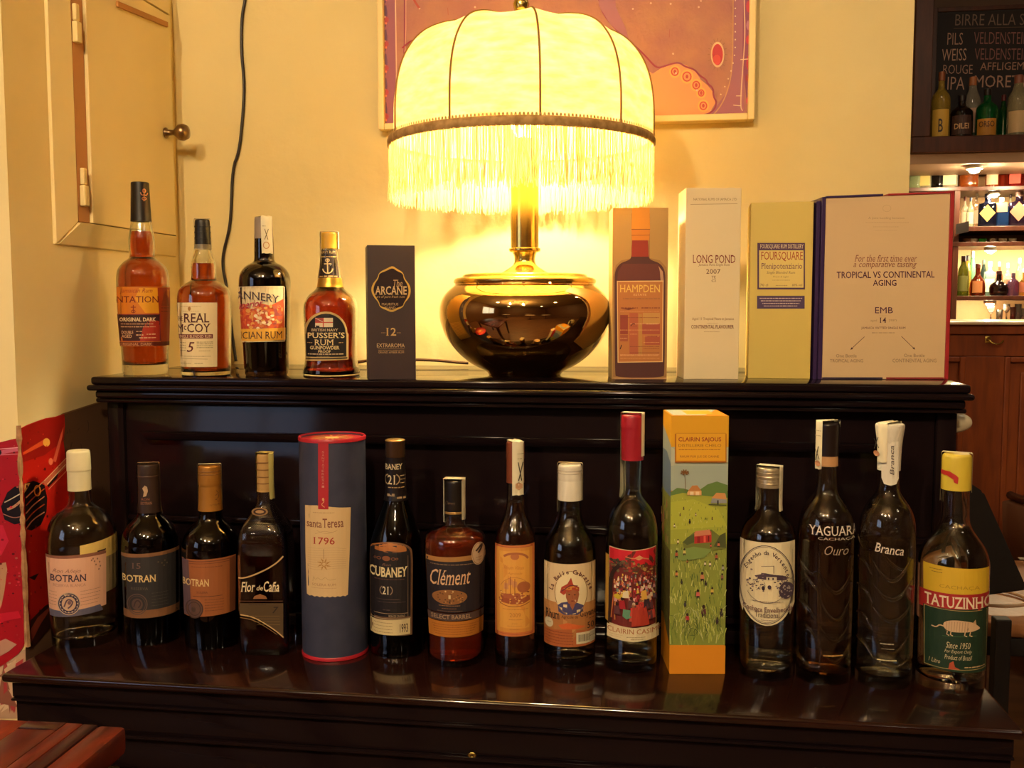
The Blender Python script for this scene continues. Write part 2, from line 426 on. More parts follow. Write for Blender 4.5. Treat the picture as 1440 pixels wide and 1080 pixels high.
# ------------------------------------------------------------------ left wall: recessed cupboard door
def lx(y0, y1, z0, z1, x0, x1, bev=0): return box(XL+x0, XL+x1, y0, y1, z0, z1, bev)
T = lambda x, y: onx(x, y, XL)
d0, dl, dr = T(97, 194).y, T(114, 194).y, T(233, 200).y; fl, frr = T(69, 200).y, T(243, 250).y
zb = T(160, 320).z; zt = T(222, 20).z; zlow = T(160, 353).z
dr0 = obj('door_1', lx(dl+.0005, dr, zb, zt, .004, .017, .0015), cream, smooth=False, kind='structure')
obj('hinge_stile', lx(d0+.002, dl, zb, zt+.3, .002, .011, .001), mat('reveal_shade_cream', '#b98350', rough=.6), dr0, smooth=False, label='brown worn strip along the hinge side')  # brown colour stands in for the shade of the reveal
P_ = lambda y, z, x: (XL+x, y, z)
obj('frame_stile', hexa([P_(fl, zlow, .0), P_(d0, zlow+.03, .0), P_(d0, zt+.3, .0), P_(fl, zt+.3, .0), P_(fl+.001, zlow+.002, .006), P_(d0-.0005, zb, .012), P_(d0-.0005, zt+.3, .012), P_(fl+.001, zt+.3, .006)], .001), cream, dr0, smooth=False)
obj('frame_stile', hexa([P_(dr+.0015, zb, .0), P_(frr, zlow, .0), P_(frr, zt+.1, .0), P_(dr+.0015, zt, .0), P_(dr+.0015, zb, .016), P_(frr-.001, zlow+.002, .004), P_(frr-.001, zt+.1, .004), P_(dr+.0015, zt, .016)], .0006), cream, dr0, smooth=False)
obj('frame_rail', hexa([P_(fl, zlow, .0), P_(frr, zlow, .0), P_(dr+.0015, zb-.002, .0), P_(d0, zb-.002, .0), P_(fl+.008, zlow+.002, .006), P_(frr-.002, zlow+.002, .004), P_(dr+.0015, zb-.002, .017), P_(d0, zb-.002, .017)], .0006), cream, dr0, smooth=False)
obj('frame_rail', hexa([P_(d0, zt+.004, .0), P_(dr+.001, zt+.004, .0), P_(frr, zt+.1, .0), P_(fl, zt+.1, .0), P_(d0, zt+.004, .016), P_(dr+.001, zt+.004, .016), P_(frr, zt+.1, .004), P_(fl, zt+.1, .004)], .0006), cream, dr0, smooth=False)
a, b2 = T(150, 2), T(222, 39)
obj('door_grip', hexa([(XL+.0172, a.y, a.z-.010), (XL+.022, a.y, a.z-.010), (XL+.022, b2.y, b2.z), (XL+.0172, b2.y, b2.z), (XL+.0172, a.y, a.z+.0), (XL+.022, a.y, a.z+.0), (XL+.022, b2.y, b2.z+.010), (XL+.0172, b2.y, b2.z+.010)], .0008), mat('door_strip', '#b07a3e', rough=.6), dr0, smooth=False, label='brown strip across the top of the door')
for px_, py in ((96, 32), (107, 262)):
    p = T(px_, py)
    obj('hinge', join(lx(p.y-.009, p.y+.006, p.z-.034, p.z+.001, .0112, .021, .002), lx(p.y-.007, p.y+.004, p.z+.002, p.z+.03, .0112, .019, .002)), cream, dr0, smooth=False)
kp = T(221, 187)
kn = lathe([(0, 0), (.010, 0), (.010, .003), (.006, .006), (.005, .018), (.009, .022), (.0155, .030), (.0165, .038), (.013, .046), (0, .049)], 24)
obj('door_knob', ([Vector((XL+.0172+z, kp.y+x, kp.z+y)) for x, y, z in kn[0]], kn[1]), mat('old_nickel', '#8f7658', rough=.3, metal=1), dr0)
# torn poster round the pillar corner and the grey lower wall panel
lf = onx(27, 600, XL)
ls = lambda x, y, off: onx(x, y, XL) + Vector((off, 0, 0))
dd = Art().p([(27, 605), (84, 583), (155, 560), (170, 562), (170, 950), (35, 950)], '#6d4c35')
for _ in range(90):
    x = random.uniform(90, 150); y = random.uniform(585, 900); dd.c([(x, y), (x+random.uniform(-3, 3), y+random.uniform(2, 12))], .8, '#54382a', 1)
dd.l([(84, 583), (155, 560), (170, 556)], 2, '#8d6742')
o = dd.build('wall_dado', None, ls, mat('dado_paint', attr=True, rough=.8), base=.002); o['kind'] = 'structure'
pt = thing('torn_poster', 'torn red poster of a racing car wrapped round the left wall corner', 'poster', (XL, YP, -.4))
pm = mat('poster_paper', attr=True, rough=.38)
A = Art(); rj = random.Random(4)
A.p([(27, 602), (34, 598), (50, 592), (62, 588), (75, 586), (88, 582), (89, 600), (87, 620), (90, 645), (96, 662), (98, 700), (95, 740), (92, 780), (80, 850), (68, 880), (50, 900), (37, 912)], '#c01d12')
A.p([(27, 602), (60, 590), (88, 583), (87, 620), (60, 640), (30, 650)], '#9d1710')
A.p([(30, 636), (62, 616), (66, 622), (30, 640)], '#e0562a').e(63, 622, 5, 6, '#f7b24a').e(69, 649, 3, 5, '#ef7a55')
A.p([(72, 648), (83, 610), (87, 600), (86, 612), (76, 650)], '#e8664a')
A.p([(58, 678), (92, 645), (96, 652), (62, 684)], '#cf6b4a').l([(60, 676), (91, 644)], 1.2, '#f0b48c').l([(66, 688), (96, 657)], 1, '#e89a72').p([(64, 683), (80, 664), (78, 672), (66, 685)], '#2a1712').l([(64, 681), (90, 653)], 1, '#f4d6b0')
A.p([(31, 680), (45, 676), (60, 682), (64, 700), (63, 720), (55, 738), (42, 746), (34, 744)], '#1c1012')
for k in range(5): A.c([(34, 700+k*11), (44, 690+k*10), (60, 676+k*11)], 1.6, '#a8421e' if k % 2 else '#c47a5c', 2)
A.ring(50, 690, 5, 8, 1.8, '#d9822e').e(50, 690, 2, 4, '#2b1210')
A.p([(32, 680), (40, 679), (34, 690), (31, 694)], '#d8a06a')
A.p([(78, 765), (86, 758), (94, 752), (92, 775), (86, 772)], '#150c10').p([(38, 812), (52, 806), (46, 816)], '#1a1012')
for _ in range(60):
    x = rj.uniform(34, 92); y = rj.uniform(600, 890); r = rj.uniform(.4, 1.6)
    A.e(x, y, r, r*1.5, rj.choice(['#7a1210', '#d84a2a', '#8e1812', '#5a0d0f', '#c76a4a']), 6)
A.p([(40, 872), (60, 852), (78, 842), (84, 830), (68, 880), (48, 905), (37, 912)], '#3a1a16').p([(37, 890), (50, 868), (70, 850), (74, 846), (54, 878), (40, 905)], '#8e3a2a')
A.build('poster_side', pt, ls, pm, base=.003)
A = Art()
A.p([(0, 622), (8, 620), (16, 618), (26, 616), (27, 604), (30, 700), (33, 800), (36, 905), (28, 918), (0, 938), (-12, 938), (-12, 622)], '#a31322')
A.p([(0, 634), (26, 628), (27, 634), (0, 639)], '#c7607a').l([(-10, 632), (27, 629)], 1, '#e6a3b0').l([(-10, 640), (27, 638)], 1, '#d58090').e(0, 636, 4, 4, '#1a0d14')
A.p([(3, 712), (12, 692), (22, 684), (29, 682), (32, 735), (22, 737), (8, 730)], '#140b10').c([(8, 706), (16, 702), (30, 694)], 1.4, '#c9b8a0').c([(12, 716), (22, 712), (31, 704)], 3.5, '#b58a6a').c([(6, 722), (20, 728), (31, 726)], 1.2, '#9a6b60')
A.p([(0, 792), (10, 790), (12, 800), (8, 830), (4, 850), (-4, 870), (-8, 800)], '#b88a6c').p([(-10, 735), (6, 738), (14, 760), (4, 780), (-8, 780)], '#bf2440')
for _ in range(70):
    x = rj.uniform(-8, 34); y = rj.uniform(625, 905); r = rj.uniform(.4, 1.7)
    A.e(x, y, r*1.4, r, rj.choice(['#7d1020', '#c43448', '#5c0d18', '#8c1a2a', '#a85a50']), 6)
A.p([(0, 862), (28, 858), (32, 868), (10, 872), (-6, 880)], '#c01c34').p([(-8, 905), (10, 897), (26, 905), (14, 915), (-4, 925)], '#b88a78')
A.build('poster_front', pt, lambda x, y, off: ony(x, y, YP) + Vector((0, -off, 0)), pm, base=.003)
e = []
for k in range(34):
    y = 598+k*9.4; p = onx(27+(y-600)*.033, y, XL); e.append(Vector((XL+.0035, YP-.0035, p.z)))
obj('torn_edge', tube(e, [rj.uniform(.0016, .0052) for _ in e], 6), mat('torn_paper', '#b98c63', rough=.9, noise=(60, '#8a5f42', 3)), pt, smooth=False, label='ragged pale torn edge down the corner')
A = Art(); A.p([(-10, 938), (0, 932), (10, 928), (30, 915), (38, 912), (42, 1010), (-10, 1010)], '#b8947a')
for _ in range(60): A.p([(lambda x, y: (x, y))(rj.uniform(-5, 40), rj.uniform(925, 1005)) for _ in range(3)], rj.choice(['#8a5546', '#c9a88c', '#6a3a34', '#a83a40', '#d5b89a']))
A.build('paper_scraps', pt, lambda x, y, off: ony(x, y, YP) + Vector((0, -off, 0)), pm, base=.0015, label='tattered pale scraps below the red poster')
# ------------------------------------------------------------------ cable on the wall
cb = []
for x, y in chaikin([(349, -40), (345, 0), (340, 22), (339, 70), (344, 120), (341, 170), (336, 215), (327, 236), (325, 300), (322, 325), (314, 355), (313, 375), (318, 400), (322, 430), (326, 470), (332, 508)], 2):
    q = ony(x, y, YW-.004); cb.append(q)
tag(obj('wall_cable', tube(cb, .0032, 8), mat('black_cable', '#1c100c', rough=.4)), 'thin black cable hanging down the cream wall behind the upper bottles', 'cable')
# ------------------------------------------------------------------ painting
Yq = YW-.022
q = lambda x, y: ony(x, y, Yq)
x0, x1 = q(532, 90).x, q(1062, 90).x; zbt = q(800, 176).z; zt2 = CEIL-1.1
pn = thing('wall_painting', 'purple and pink abstract painting in a thin cream frame behind the lamp', 'painting', ((x0+x1)/2, YW, zbt))
cm = mat('cream_frame', '#e8cf8e', rough=.5)
w = .0125
for vf in (box(x0, x0+w, YW-.03, YW, zbt, zt2, .002), box(x1-w, x1, YW-.03, YW, zbt, zt2, .002), box(x0+w, x1-w, YW-.03, YW, zbt, zbt+w, .002), box(x0+w, x1-w, YW-.03, YW, zt2-w, zt2, .002)):
    obj('frame_bar', vf, cm, pn, smooth=False)
Yc = YW-.018
obj('canvas', box(x0+w, x1-w, Yc, YW-.001, zbt+w, zt2-w), mat('canvas_mauve', '#a8706a', rough=.8, noise=(14, '#b78368', 5), bump=(90, .2)), pn, smooth=False)
A = Art(); rj = random.Random(11); ztop = -235
A.r(536, ztop, 556, 174, '#8d4a5e').l([(553, ztop), (557, 60), (559, 172)], 1.6, '#e0b498')
for yy in range(-230, 170, 34):
    A.c([(541, yy), (543, yy+14), (540, yy+30)], 5, '#5a2a55', 2).e(542, yy+20, 5, 5, '#a8323a', 10).e(541, yy+16, 1.6, 1.6, '#e8c0a0', 6).e(543, yy+25, 1.6, 1.8, '#e0764a', 6)
A.l([(569, ztop), (569, 60), (566, 130), (565, 172)], 2, '#8b3a52').l([(571, ztop), (571, 40), (567, 130)], 1, '#d8a088')
A.p([(1031, ztop), (1046, ztop), (1048, 60), (1046, 165), (980, 165), (1000, 160), (1022, 130), (1030, 90)], '#995768')
A.p([(1047, ztop), (1062, ztop), (1060, 165), (1052, 166), (1044, 80)], '#7c2f56')
for yy in range(-230, 160, 26): A.e(1053, yy+rj.uniform(0, 8), rj.uniform(3, 5), rj.uniform(6, 11), rj.choice(['#b01f3a', '#c4365a', '#a86a8a', '#8e1c30']), 12)
A.c([(1046, ztop), (1046, 0), (1048, 50), (1044, 100), (1041, 150), (1044, 156)], 1.6, '#d6b090')
A.l([(1041, 84), (1055, 83)], 1.2, '#dcc09a').l([(1035, 135), (1043, 135)], 1, '#dcc09a').l([(1031, 148), (1042, 149)], 1, '#dcc09a')
A.c([(1031, ztop), (1031, 60), (1029, 105), (1021, 135), (1010, 155), (995, 168)], 1.6, '#c08a5a')
for yy in range(-230, 170, 11): A.e((1034 if yy < 60 else 1034-(yy-60)**2/260), yy, 1.1, 1.1, '#e6c8a4', 6)
A.p([(900, 92), (918, 104), (930, 96), (950, 88), (965, 92), (978, 100), (985, 112), (995, 120), (1003, 130), (1006, 145), (998, 158), (975, 165), (905, 165)], '#dd9152')
for cx, cy, rx in ((949, 101, 8), (966, 108, 9), (979, 120, 8), (986, 131, 7), (989, 149, 8)):
    A.ring(cx, cy, rx, rx*1.1, 2.2, '#e9a84a', 18).ring(cx, cy, rx-2.4, rx-1.8, 1.8, '#c0391a', 16).e(cx, cy, 2, 3, '#b23318', 8)
A.c([(840, ztop), (840, -40), (842, 8), (858, 34), (885, 58), (905, 76), (920, 93), (927, 96), (944, 90), (955, 88), (963, 94), (977, 98), (983, 106), (993, 112), (995, 118), (1003, 124), (1003, 136), (1008, 144), (1004, 156), (990, 163), (976, 167), (915, 166)], 2.4, '#8e2540', 2)
A.p([(842, -60), (842, 8), (858, 34), (885, 58), (880, 40), (866, 10), (862, -60)], '#9c5b66')
A.e(1009, 77, 9.5, 18, '#e3b98c', 22).e(1009, 77, 7.5, 15, '#b5121c', 22).e(1008, 84, 5.5, 7, '#cf3a2a', 14)
for k in range(16):
    a = 2*PI*k/16; A.l([(1009+10.5*math.cos(a), 77+19*math.sin(a)), (1009+14*math.cos(a), 77+23*math.sin(a))], .9, '#9a6a52')
for _ in range(64):
    x = rj.uniform(586, 975); y = rj.uniform(-225, 78)
    if 826 < x < 880 and y > 0 or (x-733)**2+(y-150)**2 < 145**2: continue
    A.l([(x, y), (x+rj.uniform(-2, 2), y+rj.uniform(7, 14))], rj.uniform(1.4, 2.4), rj.choice(['#9c2c44', '#a84638', '#84304c']), True)
for _ in range(46):
    x = rj.uniform(580, 1020); y = rj.uniform(-225, 150); A.e(x, y, 1.5, 1.5, '#d8b49c', 7)
A.c([(566, 68), (575, 60), (583, 56), (592, 60), (588, 66), (578, 68)], 2, '#9c2236', 2).c([(575, -20), (582, 0), (590, 12)], 3, '#b04a38', 2)
A.p([(620, -120), (700, -160), (800, -140), (850, -90), (820, -40), (720, -20), (640, -50)], '#b98a62').ring(740, -90, 60, 36, 5, '#8e2540').e(740, -90, 22, 16, '#c0391a')
A.build('painted_strokes', pn, lambda x, y, off: ony(x, y, Yc) - Vector((0, off, 0)), mat('oil_paint', attr=True, rough=.5), base=.0006, dz=8e-6)
# ------------------------------------------------------------------ piano
HL = .70; HB = .694; zk = SHELF; Yk = -.262
pi = thing('upright_piano', 'glossy black upright piano with closed keyboard lid carrying two rows of bottles', 'piano', (0, .13, FLOOR))
BG = BLACKGLOSS; yh = .222
gap = .0025
obj('top_lid', join(box(-HL-.002, HL+.002, -.004, yh, -.013, 0, .004, 3)), BG, pi, smooth='auto')
obj('rear_lid', box(-HL, HL, yh+gap, YW-.012, -.013, 0, .003, 3), BG, pi, smooth='auto')
obj('lid_moulding', join(box(-HL-.006, HL+.006, -.012, YW-.014, -.023, -.0132, .0045, 3), box(-HL+.004, HL-.004, -.002, YW-.016, -.036, -.0232, .004, 3), box(-HL+.0, HL-.0, .006, YW-.018, -.044, -.0362, .003, 2)), BG, pi, smooth='auto')
obj('side_panel', box(-HB, -HB+.03, .03, YW-.02, FLOOR, -.0442, .003), BG, pi, smooth='auto')
obj('side_panel', box(HB-.03, HB, .03, YW-.02, FLOOR, -.0442, .003), BG, pi, smooth='auto')
obj('back_board', box(-HB+.03, HB-.03, YW-.05, YW-.03, FLOOR, -.05), BG, pi, smooth='auto')
obj('upper_panel', box(-HB+.031, HB-.031, .036, .052, zk+.0, -.0445, .001), BG, pi, smooth='auto')
z614, z626 = -.094, -.108
obj('music_ledge', hexa([(-.615, .016, z626), (.598, .016, z626), (.598, .0355, z626), (-.615, .0355, z626), (-.625, .010, z614), (.606, .010, z614), (.606, .0355, z614), (-.625, .0355, z614)], .002), BG, pi, smooth='auto')
for z, d in ((-.243, .012), (-.378, .020)):
    obj('panel_moulding', box(-HB+.034, HB-.034, .036-d, .0355, z-.006, z+.004, .002), BG, pi, smooth='auto')
obj('fallboard', box(-HB+.034, HB-.034, .004, .0355, zk+.0005, -.391, .006, 3), BG, pi, smooth='auto')
browngloss = mat('brown_lacquer', '#1e0d0a', rough=.14, coat=.3, noise=(4, '#26110c', 5, (1, 8, 1)))
obj('keyboard_lid', box(-.702, .702, Yk, .0355, zk-.013, zk, .005, 3), browngloss, pi, smooth='auto')
obj('keybed_front', join(box(-.694, .694, Yk+.014, Yk+.034, -.455, zk-.0132, .002), box(-.694, .694, Yk+.010, Yk+.034, -.4595, -.4552, .0018)), BG, pi, smooth='auto')
obj('key_slip', join(box(-.694, .694, Yk+.022, Yk+.04, -.503, -.4597, .002), box(-.694, .694, Yk+.016, Yk+.04, -.509, -.5032, .002)), BG, pi, smooth='auto')
obj('keybed', box(-.694, .694, Yk+.03, .03, -.56, -.5095, .004), BG, pi, smooth='auto')
lk = ony(664, 1063, Yk+.021)
kv = lathe([(0, 0), (.0065, 0), (.0062, .002), (.004, .003), (.003, .0025), (0, .002)], 16)
obj('keyhole_rosette', ([Vector((lk.x+x, Yk+.0215-z, lk.z+y)) for x, y, z in kv[0]], kv[1]), brass, pi)
for sx in (-1, 1):
    obj('leg', lathe([(.03, 0), (.034, .03), (.026, .06), (.034, .3), (.03, .42), (.04, .47), (.04, .54)], 24, c=(sx*.645, Yk+.1, FLOOR)), BG, pi, smooth='auto')
obj('lower_panel', box(-HB+.03, HB-.03, .05, .07, FLOOR+.08, -.56), BG, pi, smooth='auto')
obj('plinth', box(-HB+.03, HB-.03, .03, .09, FLOOR, FLOOR+.08, .003), BG, pi, smooth='auto')
# ------------------------------------------------------------------ table corner, bottom left
tm = [mat('table_wood_%d' % k, c, rough=.28, noise=(11, c2, 8, (6, 1.4, 3))) for k, (c, c2) in enumerate((('#5a1f12', '#34110c'), ('#6c2614', '#3c140e'), ('#3a1611', '#1c0b0a'), ('#762a16', '#43160f')))]
tz = -.35; c0, c1, c2_ = onz(0, 1010, tz), onz(180, 1019, tz), onz(136, 1080, tz)
ex = (c1-c0).normalized(); ey = Vector((ex.y, -ex.x, 0))
crn = c1 + ex*.0
tb = thing('wooden_table', 'red brown wooden plank table whose corner juts in at the lower left', 'table', crn-ex*.4+ey*.35+Vector((0, 0, FLOOR-tz)))
def tq(u0, u1, v0, v1, z0, z1, b=.0015):
    return hexa([crn+ex*u+ey*v+Vector((0, 0, z)) for z in (z0, z1) for u, v in ((u0, v0), (u1, v0), (u1, v1), (u0, v1))], b)
v = .0; k = 0
obj('end_plank', tq(-.034, 0, .002, .7, -.032, 0, .006), tm[1], tb, smooth='auto')
obj('end_plank', tq(-.052, -.0345, .002, .7, -.032, -.0006, .0015), tm[2], tb, smooth='auto')
obj('end_plank', tq(-.072, -.0525, .002, .7, -.032, -.0004, .001), tm[3], tb, smooth='auto')
for u0, u1, cuts in ((-.118, -.0725, (.0, .02, .3, .7)), (-.165, -.1185, (.0, .11, .45, .7)), (-.215, -.1655, (.0, .035, .24, .7)), (-.262, -.2155, (0, .15, .5, .7)), (-.31, -.2625, (0, .06, .36, .7)), (-.36, -.3105, (0, .2, .7)), (-.41, -.3605, (0, .1, .7)), (-.8, -.4105, (0, .7))):
    for a0, b0 in zip(cuts, cuts[1:]):
        obj('plank', tq(u0, u1, a0+.002, b0-.0002, -.03, -.0004*(k % 2), .0008), tm[[2, 0, 1, 3, 0, 2, 1][k % 7]], tb, smooth='auto'); k += 1
for u, vv in ((-.06, .06), (-.74, .06), (-.06, .64), (-.74, .64)):
    obj('leg', tq(u-.025, u+.025, vv-.025, vv+.025, FLOOR-tz, -.0325, .003), tm[2], tb, smooth='auto')
# ------------------------------------------------------------------ table lamp
LB = onz(738, 531.5, 0); h = LB-CAM; h.z = 0; h.normalize(); LA = LB+h*.072; LA.z = 0
lamp = thing('table_lamp', 'big brass bellied table lamp with glowing fringed silk dome shade on the piano', 'lamp', LA, 0)
Dl = lambda z: depth(LA+Vector((0, 0, z)))/F
cl = h.dot(Vector((FW.x, FW.y, 0)).normalized())
lz = lambda y: onp(738, y, LA, h).z
def lp(seq): return [(w*Dl(lz(y))*cl, lz(y)) for y, w in seq]
bronze = mat('polished_bronze', '#d4b47c', rough=.05, metal=1, noise=(2.5, '#c4a268', 4))
pb = smooth_prof([(a, b) for a, b in [(.058, .0), (.062, .0), (.064, .006)] + lp([(512, 74), (497, 93), (478, 109), (455, 118.5), (437, 121), (420, 117.5), (408, 108), (401, 99), (401, 99), (397, 98), (393, 97), (393, 97)])], 2)
def lampobj(n, pr, m, seg=64, **k): return obj(n, ([LA+Vector(p) for p in lathe(pr, seg)[0]], lathe(pr, seg)[1]), m, lamp, **k)
lampobj('belly', [(0, .001)]+pb, bronze)
rimz = lz(393)
lampobj('top_rim', smooth_prof(lp([(399, 98), (398, 100), (394, 100), (391.5, 97), (391.5, 97), (390, 88), (387, 87), (386, 84), (386, 84), (384.5, 34)]), 1), brass, smooth='auto')
lampobj('neck', smooth_prof(lp([(384.5, 34), (380, 27), (374, 17), (367, 14), (360, 15), (355, 17), (355, 17), (354, 22), (350, 22.5), (349, 21), (349, 20.5), (349, 20.5)]), 1), brass, smooth='auto')
ztop_col = lz(196)
lampobj('column', [(.0235, lz(349)), (.0235, ztop_col), (.012, ztop_col+.004), (.008, ztop_col+.03), (0, ztop_col+.03)], brass, smooth='auto')
bulbz = lz(166)
lampobj('bulb', [(0, ztop_col+.03), (.012, ztop_col+.032), (.014, bulbz-.03), (.030, bulbz-.002), (.032, bulbz+.012), (.025, bulbz+.032), (0, bulbz+.042)], mat('bulb_glow', '#ffeaba', emit=BULB_POWER), seg=20)
silk = mat('shade_silk', '#e8c266', rough=.7, transl=.16, noise=(26, '#f3da94', 5, (1, 1, 3)))
silkseam = mat('seam_cord', '#8e6630', rough=.7)
SA = LA + (onp(733, 200, LA, h)-onp(738, 200, LA, h))
sp = smooth_prof([(w*Dl(lz(y))*cl, lz(y)) for y, w in [(200, 184), (175, 184.5), (148, 184), (118, 180), (90, 170), (65, 152), (50, 130), (40, 100), (34, 64), (31, 20), (30, 8)]], 2)
NP = 10; PH = math.radians(-82.7+7.5)
def dome(r, z, a):
    k = (a-PH)/(2*PI/NP); fr_ = k-math.floor(k); zz = (z-sp[0][1])/(sp[-1][1]-sp[0][1])
    s_ = math.sin(PI*fr_)
    return r*(1-.035*s_*(1-.25*zz)), z - .012*s_*max(0, zz-.45)
def dpt(r, z, a, off=0):
    r2, z2 = dome(r, z, a); return SA+Vector(((r2+off)*math.cos(a), (r2+off)*math.sin(a), z2))
for k in range(NP):
    V = []; n = 10
    for r, z in sp:
        for j in range(n+1): V.append(dpt(r, z, PH+2*PI/NP*(k+j/n)))
    obj('shade_panel', (V, [[i*(n+1)+j, i*(n+1)+j+1, (i+1)*(n+1)+j+1, (i+1)*(n+1)+j] for i in range(len(sp)-1) for j in range(n)]), silk, lamp)
    obj('seam', tube([dpt(r, z, PH+2*PI/NP*k, .0008) for r, z in sp], .0017, 6), silkseam, lamp)
br = sp[0][0]; bz = sp[0][1]
gimp = mat('gimp_braid', '#b8935c', rough=.8, noise=(80, '#94713e', 2))
bt_ = lathe([(br+.0005, bz-.012), (br+.0035, bz-.010), (br+.004, bz-.002), (br+.002, bz+.003), (br-.001, bz+.003)], 96)
obj('braid_trim', ([SA+Vector(q_) for q_ in bt_[0]], bt_[1]), gimp, lamp)
bd = []
for k in range(230):
    a = 2*PI*k/230; p = SA+Vector(((br+.003)*math.cos(a), (br+.003)*math.sin(a), bz+.003)); d1 = Vector((-math.sin(a), math.cos(a), 0))*.0022
    bd.append(([p-d1, p+d1, p+d1*.6+Vector((0, 0, .004)), p-d1*.6+Vector((0, 0, .004))], [[0, 1, 2, 3]]))
obj('braid_loops', join(*bd), gimp, lamp, smooth=False, kind='stuff')
fz = onp(733, 283, LA, h).z; FR = random.Random(3); fv = []
for k in range(1800):
    a = 2*PI*(k+FR.uniform(-.4, .4))/1800; r = br+FR.uniform(-.002, .0025); wv = FR.uniform(.0004, .0008)
    a2 = a+FR.gauss(0, .004); a3 = a2+FR.gauss(0, .012); zb_ = fz+FR.uniform(-.004, .012)
    pts = [(r, a, bz-.006), (r+FR.gauss(0, .001), a2, (bz+fz)/2), (r+FR.gauss(0, .002), a3, zb_)]
    V = []
    for rr_, aa, zz in pts:
        c_ = Vector((rr_*math.cos(aa), rr_*math.sin(aa), zz)); t_ = Vector((-math.sin(aa), math.cos(aa), 0)); n_ = Vector((math.cos(aa), math.sin(aa), 0))
        V += [SA+c_-t_*wv, SA+c_+t_*wv]
    fv.append((V, [[0, 1, 3, 2], [2, 3, 5, 4]]))
obj('fringe', join(*fv), mat('fringe_thread', '#f0d084', rough=.6, transl=.3), lamp, smooth=False, kind='stuff')
fin_ = lathe([(.010, -.004), (.012, .003), (.006, .008), (.011, .018), (.014, .028), (.009, .040), (0, .043)], 24)
obj('finial', ([SA+Vector(q_)+Vector((0, 0, sp[-1][1])) for q_ in fin_[0]], fin_[1]), brass, lamp)
for k in range(0, NP, 2):   # wire spider that carries the shade on the column
    a = PH+2*PI/NP*k; obj('spider_arm', tube([SA+Vector((.0, 0, sp[-1][1]-.002)), dpt(*sp[len(sp)*2//3], a, -.003)], .0012, 6), brass, lamp)
obj('harp', tube([LA+Vector((.012, 0, ztop_col+.028)), LA+Vector((.045, 0, bulbz)), LA+Vector((.03, 0, bulbz+.06)), SA+Vector((0, 0, sp[-1][1]-.003)), LA+Vector((-.03, 0, bulbz+.06)), LA+Vector((-.045, 0, bulbz)), LA+Vector((-.012, 0, ztop_col+.028))], .0014, 6), brass, lamp)
cp = [(660, 512), (640, 510.5), (620, 508), (600, 507), (560, 506), (535, 504), (516, 509), (480, 514)]
pts = []
for i, (x, y) in enumerate(chaikin(cp, 2)): P = onz(x, max(y, 517)+0, 0); pts.append(Vector((P.x, min(.355, onz(x, 517.5, 0).y), .0035+max(0, (517.0-y))*.0012)))
obj('power_cord', tube(pts, .0028, 8), mat('brown_cord', '#4a2a12', rough=.5), lamp)
# ------------------------------------------------------------------ glass and drinks
clear = mat('clear_glass', '#f4f6f0', rough=0, trans=1, ior=1.3, coat=.6, crough=.05)
amber = mat('amber_rum', '#cc5a1c', rough=0, trans=1, ior=1.25)
gold_l = mat('golden_rum', '#f0952c', rough=0, trans=1, ior=1.25)
deep = mat('deep_amber_rum', '#a83212', rough=0, trans=1, ior=1.25)
red_rum = mat('red_amber_rum', '#c23a14', rough=0, trans=.72, ior=1.25)
dark = mat('dark_rum', '#5c1c0e', rough=0, trans=.9, ior=1.25)
black_l = mat('black_rum', '#150604', rough=0, trans=1, ior=1.25)
water = mat('white_rum', '#f2f0e6', rough=0, trans=1, ior=1.22)
straw = mat('straw_spirit', '#c48a48', rough=0, trans=1, ior=1.22)
darkglass = mat('dark_bottle_glass', '#3a2a20', rough=0, trans=1, ior=1.3, coat=.8, crough=.05)
blackcap = mat('black_stopper', '#17110f', rough=.35)
def corks(c, r=.45): return mat('stopper_%s' % c, c, rough=r)
# ================================================================== UPPER ROW
b = Bottle('tallest amber rum bottle of the upper row with black capsule and golden label', 205, 527.5, 0,
    [(527.5, 31), (522, 33), (506, 33), (480, 34.5), (440, 37), (406, 37.8), (385, 37.5), (376, 34), (369, 27), (364, 19.5), (361, 17.5), (352, 18.5), (342, 19), (331, 18), (318, 15.5), (312, 14.5), (300, 14), (288, 13.6)])
b.body(clear, amber, 326, base_th=.017)
b.cap([(312, 14.6), (306, 14.2), (285, 13.4), (262, 12.6), (258, 12.6), (257, 11.8)], mat('black_capsule', '#14100f', rough=.4))
A = Art().l([(202, 265), (202, 283)], 1.1, '#c98a6a').ring(202, 268.5, 2.4, 3, 1, '#c98a6a', 12).c([(197.5, 271), (199, 275), (202, 274), (205, 275), (206.5, 271)], 1.1, '#c98a6a', 2).ring(202, 279.5, 3, 2.4, .9, '#c98a6a', 12)
A.build('emblem', b.root, b.surf(extra=.0016), GILT, base=.0006)
lb = b.label([(163, 403), (246, 403), (244, 487), (166, 487)], '#c8741c', txt='golden label with dark lower panel')
A = Art()
A.p([(221, 404), (246, 404), (244, 486), (226, 486)], '#a03a12').p([(196, 405), (221, 405), (223, 440), (204, 440), (190, 420)], '#dc9a1e')
A.p([(229, 418), (232, 408), (235, 418), (238, 430), (226, 430)], '#8c3412').w(226, 240, 433, 2, '#7a2a10').w(226, 240, 438, 2, '#7a2a10')
A.t('Jamaican Rum', 169, 405.5, 214, 413.5, '#9a3a14', .0, shear=.35).t('PLANTATION', 143, 416.5, 223, 425.5, '#6a1a0c', .01, True)
A.l([(188, 429), (188, 440)], 1.2, '#7a2410').l([(184.5, 432), (191.5, 432)], 1.1, '#7a2410').ring(188, 438, 3, 2.4, .9, '#7a2410')
A.p([(160, 441.5), (224, 441.5), (226, 480), (163, 480)], '#3a1a1c').p([(201, 461), (210, 449), (225, 452), (225, 479), (197, 479)], '#a8301e')
